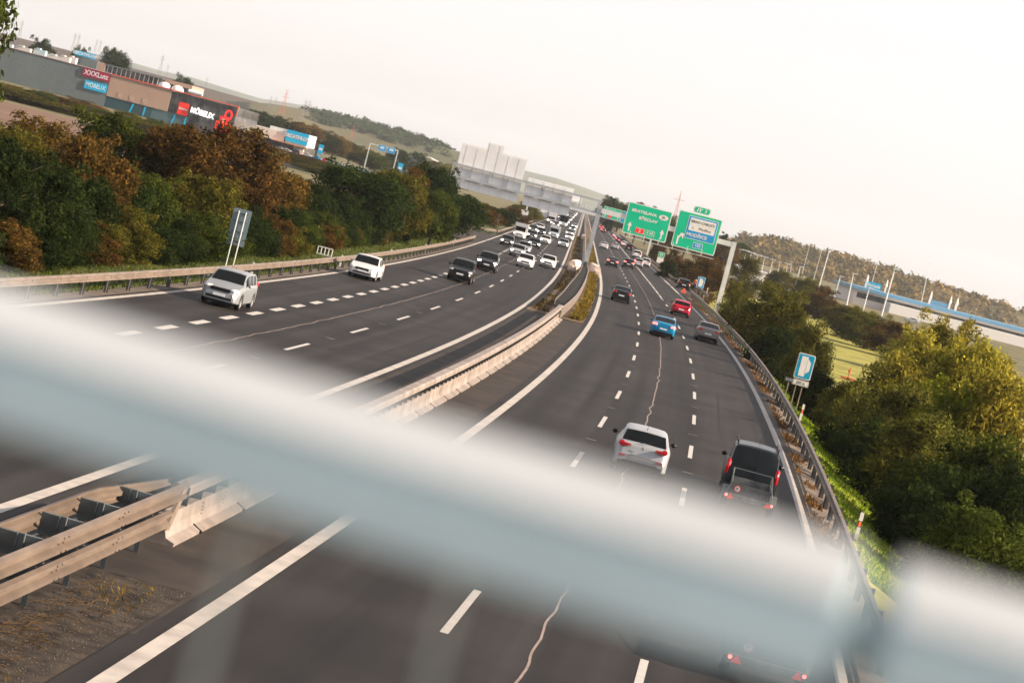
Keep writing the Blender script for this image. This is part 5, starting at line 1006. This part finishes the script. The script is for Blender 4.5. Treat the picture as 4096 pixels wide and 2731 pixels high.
# undergrowth right behind the guardrail
i = 0
for dep in np.arange(46, 172, 2.4):
    for row in (0, 1):
        i += 1; o = -20.6-2.8*row-random.random()*1.2-(.6 if dep > 110 else 0); yy = (dep+row*1.1)*S
        tree(rx(yy, o), yy, -.5, random.uniform(2.0, 3.2)+row*.9, random.uniform(3.2, 4.4), random.choice(['dark', 'green', 'olive', 'dark', 'rust']), 'low leafy shrub in the thicket behind the left guardrail', 'shrubs behind the left guardrail', 'shrub', 'shrub', 'shrub')
# beyond the field: wood, scrub
for px, py, dep, w_, kd, lb in ((270, 118, 520, 14, 'dark', 'lone round dark tree behind the furniture store roof'), (105, 95, 520, 13, 'dark', 'dark treetop above the store roof at the left'), (190, 110, 515, 9, 'olive', 'small olive treetop left of the roof sign'), (422, 178, 520, 11, 'dark', 'dark round tree right of the store penthouse'), (600, 258, 540, 22, 'dark', 'dark broad tree behind the sports store'), (650, 275, 545, 20, 'dark', 'second dark broad tree behind the sports store'), (700, 283, 545, 20, 'rust', 'reddish dark tree behind the blue store sign'), (740, 300, 550, 20, 'dark', 'dark tree right of the blue store sign'), (775, 312, 555, 16, 'rust', 'last reddish tree of the row behind the store'), (845, 345, 500, 14, 'olive', 'olive tree left of the blue direction signs'), (870, 355, 480, 13, 'green', 'green tree below the blue direction signs'), (920, 345, 560, 12, 'dark', 'small dark tree right of the blue direction signs'), (810, 330, 590, 14, 'dark', 'dark tree beside the red and white mast'), (960, 352, 640, 14, 'dark', 'small dark tree before the pale sheds'), (1010, 372, 620, 18, 'olive', 'olive tree by the white shed')):
    tree_px(px, py, dep, w_, kd, lb, group='trees around the stores')
for i in range(60):
    px = random.uniform(0, 800); dep = random.uniform(265, 330)
    if px > 560: dep = random.uniform(300, 400)
    X, _ = W(px*KD, (124+px*.2586)*KD, dep); tree(X, dep*S, -.5, random.uniform(1.2, 2.6), random.uniform(8, 18), random.choice(['olive', 'rust', 'green', 'olive']), 'low scrub bush on the rough ground between soil field and stores', 'scrub bushes before the stores', 'shrub', 'bush', 'bush')
# right side: hedges and trees on the slope
GR_ = 'shrubs and trees on the right bank'
for px, py, dep, w_, kd, lb in ((1795, 665, 118, 7.5, 'hedge', 'large bushy shrub right of the gantry post'), (1755, 700, 128, 5, 'olive', 'olive-brown shrub at the foot of the gantry post'), (1830, 690, 104, 5.6, 'hedge', 'broad olive hedge behind the 200 m sign'), (1882, 745, 92, 3.6, 'hedge', 'dense dark hedge right of the 200 m sign'), (1800, 760, 100, 5, 'dark', 'dark low part of the hedge by the guardrail'), (1880, 850, 82, 3.0, 'dark', 'dark shrub directly behind the 200 m sign'),
    (1720, 590, 245, 7, 'olive', 'thin olive shrub left of the car park hedge'), (1612, 588, 222, 8, 'rust', 'orange-brown tree behind the lay-by sign'), (1640, 600, 208, 6.5, 'rust', 'rust tree between lay-by sign and gantry post'), (1540, 600, 215, 4, 'dark', 'small brown bush on the far grass slope'), (1700, 650, 150, 3.6, 'olive', 'small olive bush just right of the gantry post'), (1555, 572, 250, 4, 'rust', 'brown bare-looking bush beside the motorway symbol sign'), (1520, 560, 300, 5, 'rust', 'purple-brown tree under the first green sign'),
    (1980, 880, 74, 5.0, 'hedge', 'bushy shrub left of the golden tree'), (2080, 885, 66, 6, 'hedge', 'broad yellowish shrub in the middle of the right bank'), (2130, 775, 82, 6.6, 'gold', 'golden-green tree with leafy sprays at upper right'), (2190, 745, 92, 7, 'gold', 'bright golden tree right of the lamp posts'), (2260, 790, 76, 7, 'gold', 'golden tree near the right edge'), (2330, 860, 64, 6, 'gold', 'pale golden tree cut by the right picture edge'), (2230, 900, 64, 6, 'lime', 'yellow-green sumac-like tree at the right'),
    (2060, 985, 60, 5.5, 'dark', 'dark shrub above the grass slope'), (2160, 960, 57, 6, 'hedge', 'olive shrub in the lower right thicket'), (2270, 1010, 52, 6, 'green', 'green drooping shrub near the right edge'), (2180, 1080, 50, 5.5, 'dark', 'dark shrub in the lower right thicket'), (2110, 1110, 52, 4, 'dark', 'dark shrub at the foot of the slope, lower right'), (2340, 1080, 47, 5.5, 'dark', 'dark shrub cut by the right edge'), (2270, 1170, 44, 5, 'green', 'dark green shrub just above the railing at the right'), (1960, 960, 68, 4, 'dark', 'dark low shrub beside the steel railing'), (2005, 720, 200, 10, 'hedge', 'olive tree before the shopping centre'), (1960, 705, 215, 11, 'olive', 'olive-brown tree right of the nearest lamp posts'), (2060, 740, 190, 9, 'rust', 'rust tree below the blue roof'), (1890, 660, 260, 9, 'rust', 'brown tree among the lamp posts'), (1860, 640, 300, 9, 'olive', 'olive tree behind the lamp posts'), (1800, 622, 330, 9, 'hedge', 'olive tree left of the lamp posts'), (2120, 765, 160, 9, 'gold', 'golden tree below the hazy roof')):
    tree_px(px, py, dep, w_, kd, lb, z0=-2.4, group=GR_, shape='shrub')
i = 0
for dep in np.arange(44, 112, 2.2):
    for row in (0, 1, 2):
        yy = (dep+row)*S; o = 19.0+2.7*row+random.random()*1.2
        if dep < 53 and row == 0: o += 1.2
        tree(rx(yy, o), yy, -2.4, random.uniform(1.2, 1.8)+row*.6, random.uniform(2.6, 3.6), random.choice(['dark', 'hedge', 'green', 'hedge', 'dark']), 'dense shrub in the dark thicket at the foot of the right slope', 'shrubs at the foot of the right slope', 'shrub', 'shrub', 'shrub')
for k in range(26):   # low hedge row in front of the car park
    dep = 175+k*7; X, Y = G(*z3(1700-k*14, 560-k*9), -2.3) if 0 else (rx(dep*S, 46+random.random()*2), dep*S); tree(X, Y, -2.3, random.uniform(1.6, 2.6), random.uniform(4, 6), random.choice(['olive', 'hedge', 'olive', 'lime']), 'trimmed bush of the long hedge between meadow and car park', 'hedge between meadow and car park', 'shrub', 'bush', 'bush')
# far right and centre tree belt
rr = random.Random(5)
belt = [(px, 455+(px-1410)*.34+rr.uniform(-8, 8), rr.uniform(420, 640)) for px in range(1410, 1700, 22)]
for k, (px, py, dep) in enumerate(belt):
    tree_px(px, py+(12 if px > 1560 else 0), dep, rr.uniform(12, 20), rr.choice(['olive', 'dark', 'rust', 'green']), 'far tree in the belt above the green signs', z0=-2, group='distant tree belt beyond the green signs')
for k, (px, py) in enumerate(((1413, 458), (1665, 535))): tree_px(px, py, 520, 7, 'dark', ['slender conifer left of the first green sign', 'slender conifer right of the exit sign'][k], z0=-1, shape='cone')
for k in range(46):
    px = 1700+k*14; py = 606+(px-1700)*.30+rr.uniform(-6, 8); tree_px(px, py, rr.uniform(560, 720), rr.uniform(12, 22), rr.choice(['rust', 'olive', 'gold', 'rust', 'olive']), 'autumn tree in the belt behind the shopping centre', z0=-2, group='autumn tree belt behind the shopping centre')

# ================================================================ HILLS, WOODS, GRASS
def hill(name, pts, dep, depth, m, z0=-1.5, n=90, seed=0, amp=.03, front=.25):
    """pts: (x px, y px) on the photo's ridge line (2352-wide), ridge at unstretched depth dep; a real ridge with a near and a far slope"""
    P = [WD(a, b, dep) for a, b in pts]; xs = [p[0] for p in P]; zs2 = [p[1] for p in P]; Y = dep*S; g = MB(); X = np.linspace(xs[0], xs[-1], n); prof = [(-front*depth, 0), (-.75*front*depth, .12), (-.5*front*depth, .42), (-.22*front*depth, .82), (0, 1), (.3*depth, .9), (.7*depth, .4), (depth, 0)]
    prof = [(a, b) for a, b in prof]
    for dy, f in prof:
        for x in X:
            z = float(np.interp(x, xs, zs2)); k = 1+dy/Y; ed = min(1, (x-xs[0])/(xs[-1]-xs[0])*12+.02, (xs[-1]-x)/(xs[-1]-xs[0])*12+.02)
            g.v.append((x*k, Y+dy, z0+(z-z0)*f*(ed if dy else 1)*(1+amp*noise.noise(Vector((x*.004, dy*.004, seed)))*(1 if f < 1 else .3))))
    for i in range(len(prof)-1):
        for j in range(n-1): g.f.append((i*n+j, i*n+j+1, (i+1)*n+j+1, (i+1)*n+j)); g.mi.append(0)
    o = g.build(name, m, None, fix=False, smooth=60); o['kind'] = 'structure'; return o
M_far = mat('far_wooded_hill', (.05, .07, .045), .95, 0, .3, .003, col2=(.10, .11, .07)); M_plough = mat('ploughed_slope', (.045, .032, .026), .95, 0, .2, .004, col2=(.065, .048, .038)); M_gfield = mat('green_field_slope', (.05, .06, .022), .95, 0, .3, .004, col2=(.085, .075, .035), fac=(.42, .58))
hill('hill', [(200, 120), (300, 143), (370, 163), (440, 178), (520, 203), (600, 227), (660, 236), (700, 243), (760, 268), (900, 320)], 5000, 3000, M_far)
hill('hill', [(1000, 345), (1100, 362), (1210, 393), (1280, 410), (1340, 430), (1400, 452), (1500, 490), (1600, 520)], 4200, 3000, M_far, seed=2)
hill('hill', [(-200, 30), (0, 76), (150, 114), (300, 156), (430, 190), (545, 222), (640, 248), (720, 272), (800, 300)], 1500, 900, M_plough, seed=3)
hill('hill', [(520, 232), (620, 238), (700, 252), (720, 262), (850, 292), (1000, 332), (1060, 352), (1150, 395)], 1400, 900, M_gfield, seed=4)
hill('hill', [(1560, 540), (1650, 548), (1700, 556), (1760, 556), (1850, 572), (1950, 600), (2050, 625), (2150, 658), (2250, 690), (2352, 720), (2480, 760)], 1150, 700, mat('hazy_woodland_ground', (.045, .042, .02), .95, 0, .4, .02, col2=(.10, .08, .035)), seed=5)
def wood(name, label, pts, dep, thick, size, kinds, seed, cat='woodland', rows=4):
    """far-off wood that reads as one mass: hundreds of lumpy crowns merged in one object"""
    r = np.random.default_rng(seed); P = [WD(a, b, dep) for a, b in pts]; xs = [p[0] for p in P]; zz = [p[1] for p in P]; Y = dep*S; cs = []; rs = []; x = xs[0]
    while x < xs[-1]:
        for k in range(rows):
            s_ = size*r.uniform(.6, 1.35); f = k/max(1, rows-1); X = x+r.uniform(-1, 1)*size; z = float(np.interp(X, xs, zz))-s_*.9-thick*(1-f)*r.uniform(.7, 1.0); dy = -(1-f)*thick*7*r.uniform(.8, 1.2); cs.append((X*(1+dy/Y), Y+dy, z)); rs.append(s_)
            for q in range(3): a = r.normal(size=3)*s_*.55; cs.append((cs[-1-q][0]+a[0], cs[-1-q][1]+a[1], z+abs(a[2])*.5)); rs.append(s_*.5)
        x += size*(.42 if thick > 20 else .7)
    V, lv = leaves(cs, rs, len(cs)*48, size*.20, seed); me = bpy.data.meshes.new(name); nv = len(V); me.vertices.add(nv); me.vertices.foreach_set('co', V.astype(np.float32).ravel()); me.loops.add(nv); me.loops.foreach_set('vertex_index', np.arange(nv, dtype=np.int32)); me.polygons.add(nv//4); me.polygons.foreach_set('loop_start', np.arange(0, nv, 4, dtype=np.int32)); me.polygons.foreach_set('loop_total', np.full(nv//4, 4, dtype=np.int32))
    at = me.attributes.new('lv', 'FLOAT', 'POINT'); at.data.foreach_set('value', lv.astype(np.float32)); me.materials.append(kinds); me.update(calc_edges=True)
    o = link(name, me); tag(o, label, cat, kind='stuff'); return o
def woodleaf(name, a, b): m = leafmat(name, a, b, .25); [setattr(n.inputs['Scale'], 'default_value', .035) for n in m.node_tree.nodes if n.type == 'TEX_NOISE']; return m
W1 = woodleaf('dark_wood_leaves', (.010, .020, .010), (.045, .06, .022)); W2 = woodleaf('autumn_wood_leaves', (.05, .05, .02), (.24, .16, .06)); W3 = woodleaf('olive_wood_leaves', (.03, .04, .015), (.13, .12, .05))
wood('woodland', 'dark wood along the ridge left of the white sign backs', [(718, 249), (740, 251), (780, 260), (850, 277), (930, 298), (1000, 320), (1030, 333), (1060, 355)], 1420, 13, 7, W1, 3, rows=6)
wood('woodland', 'hazy autumn wood covering the right hill', [(1640, 548), (1700, 546), (1740, 543), (1790, 546), (1850, 562), (1950, 588), (2050, 615), (2150, 650), (2250, 682), (2352, 712)], 1150, 30, 10, W2, 4, rows=8)
wood('woodland', 'low bushy belt at the foot of the green slope', [(780, 345), (850, 352), (930, 372), (1000, 388), (1060, 400)], 760, 6, 6, W3, 6, rows=2)
# grass and weeds
def tufts(name, label, n, off0, off1, dep0, dep1, hmin, hmax, m, seed, lean=.5, dens=None, zoff=0, wf=.16):
    r = np.random.default_rng(seed); dep = dep0+(dep1-dep0)*r.random(n)**1.3; o = off0+(off1-off0)*r.random(n); keep = []
    V = []
    for a, b in zip(dep, o):
        y = a*S; x = rx(y, b)
        if dens and noise.noise(Vector((x*.5, y*.25, seed))) < dens: continue
        z = max(gz(x, y), -.01 if -16 < b < 11.2 else -9)+zoff; h = r.uniform(hmin, hmax); w_ = h*wf; an = r.uniform(0, PI); l = r.normal(size=2)*lean*h; dx, dy = math.cos(an)*w_, math.sin(an)*w_
        V += [(x-dx, y-dy, z), (x+dx, y+dy, z), (x+l[0]*.5+dx*.6, y+l[1]*.5+dy*.6, z+h*.6), (x+l[0], y+l[1], z+h)]
    V = np.array(V, dtype=np.float32); nv = len(V); me = bpy.data.meshes.new(name); me.vertices.add(nv); me.vertices.foreach_set('co', V.ravel()); me.loops.add(nv); me.loops.foreach_set('vertex_index', np.arange(nv, dtype=np.int32)); me.polygons.add(nv//4); me.polygons.foreach_set('loop_start', np.arange(0, nv, 4, dtype=np.int32)); me.polygons.foreach_set('loop_total', np.full(nv//4, 4, dtype=np.int32))
    at = me.attributes.new('lv', 'FLOAT', 'POINT'); at.data.foreach_set('value', np.repeat(r.random(nv//4), 4).astype(np.float32)); me.materials.append(m); me.update(calc_edges=True)
    o = link(name, me); tag(o, label, 'grass' if 'grass' in name else 'weeds', kind='stuff'); return o
LG = leafmat('verge_grass_blades', (.08, .15, .008), (.24, .30, .02), .5); LB = leafmat('dry_weed_stems', (.06, .034, .016), (.17, .095, .04), .3); LS = leafmat('straw_stems', (.10, .065, .03), (.30, .18, .08), .3); LD = leafmat('median_weeds', (.06, .05, .012), (.17, .10, .02), .35)  # right verge blades coloured brighter to make up for shade on the slope
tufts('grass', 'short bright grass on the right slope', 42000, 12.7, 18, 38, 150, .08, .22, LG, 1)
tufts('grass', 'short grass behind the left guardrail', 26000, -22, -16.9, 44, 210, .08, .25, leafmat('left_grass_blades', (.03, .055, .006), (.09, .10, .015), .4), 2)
tufts('dry_weeds', 'dry brown weeds along the foot of the right guardrail', 9000, 11.15, 11.75, 40, 175, .08, .28, LB, 3, dens=.05)
tufts('median_weeds', 'orange-brown weeds in the median right of the twin rails', 16000, -1.4, -.6, 93, 330, .12, .45, LD, 4, dens=-.1, zoff=.03)
tufts('median_weeds', 'sparse weeds in the dark median soil left of the twin rails', 7000, -4.2, -2.9, 93, 330, .08, .3, LD, 5, dens=.05, zoff=.03)
tufts('dry_grass', 'straw and weeds on the gravelly soil at lower left', 900, -2.0, -.8, 16, 22, .05, .17, LS, 6, 2.2, dens=.1, zoff=.035, wf=.035)
tufts('green_weeds', 'small green weed tufts on the gravelly soil at lower left', 900, -2.0, -.9, 16, 22, .03, .09, LD, 7, .6, dens=.2, zoff=.035)
r_ = np.random.default_rng(19); g = MB()
for k in range(170):
    y = r_.choice([17.6, 18.6, 19.4, 20.6])*S+r_.normal()*.9; o = r_.uniform(-2.0, -1.1); p = Vector((rx(y, o), y, .04)); a = r_.uniform(0, 6.28); l = r_.uniform(.15, .55); pts = [p]
    for q in range(4): a += r_.normal()*.35; pts.append(pts[-1]+Vector((math.cos(a)*l/4, math.sin(a)*l/4, r_.uniform(.0, .05)*(1 if q < 2 else -.6))))
    g.path(pts, .004, 4)
o = g.build('dry_stalks', LS, None, fix=False); tag(o, 'loose straw stalks lying beside the double rails', 'straw', kind='stuff')
r_ = np.random.default_rng(9); g = MB()
for k in range(2600):
    y = r_.uniform(11, 22.2)*S; o = r_.uniform(-2.1, -.6); s_ = r_.uniform(.004, .011); g.box((rx(y, o), y, .03), (s_, s_*1.3, s_), Matrix.Rotation(r_.uniform(0, 3), 3, 'Z'))
o = g.build('gravel', mat('pebbles', (.12, .10, .085), .9, 0, .4, 30), None, fix=False); tag(o, 'scattered gravel on the soil by the double rails', 'gravel', kind='stuff')
# ================================================================ HAZE
g = MB(); g.b2((-12000, -200, -4), (12000, 13500, 260)); hz = g.build('haze', None and [] or [], None)
hm = bpy.data.materials.new('haze'); hm.use_nodes = True; hn = hm.node_tree.nodes; hn.remove(hn['Principled BSDF']); pv = hn.new('ShaderNodeVolumePrincipled'); pv.inputs['Density'].default_value = .00005; pv.inputs['Color'].default_value = (.86, .93, 1, 1); pv.inputs['Anisotropy'].default_value = .2
hm.node_tree.links.new(pv.outputs[0], hn['Material Output'].inputs['Volume']); hz.data.materials.append(hm); tag(hz, 'pale haze filling the air towards the horizon', 'haze', kind='stuff')
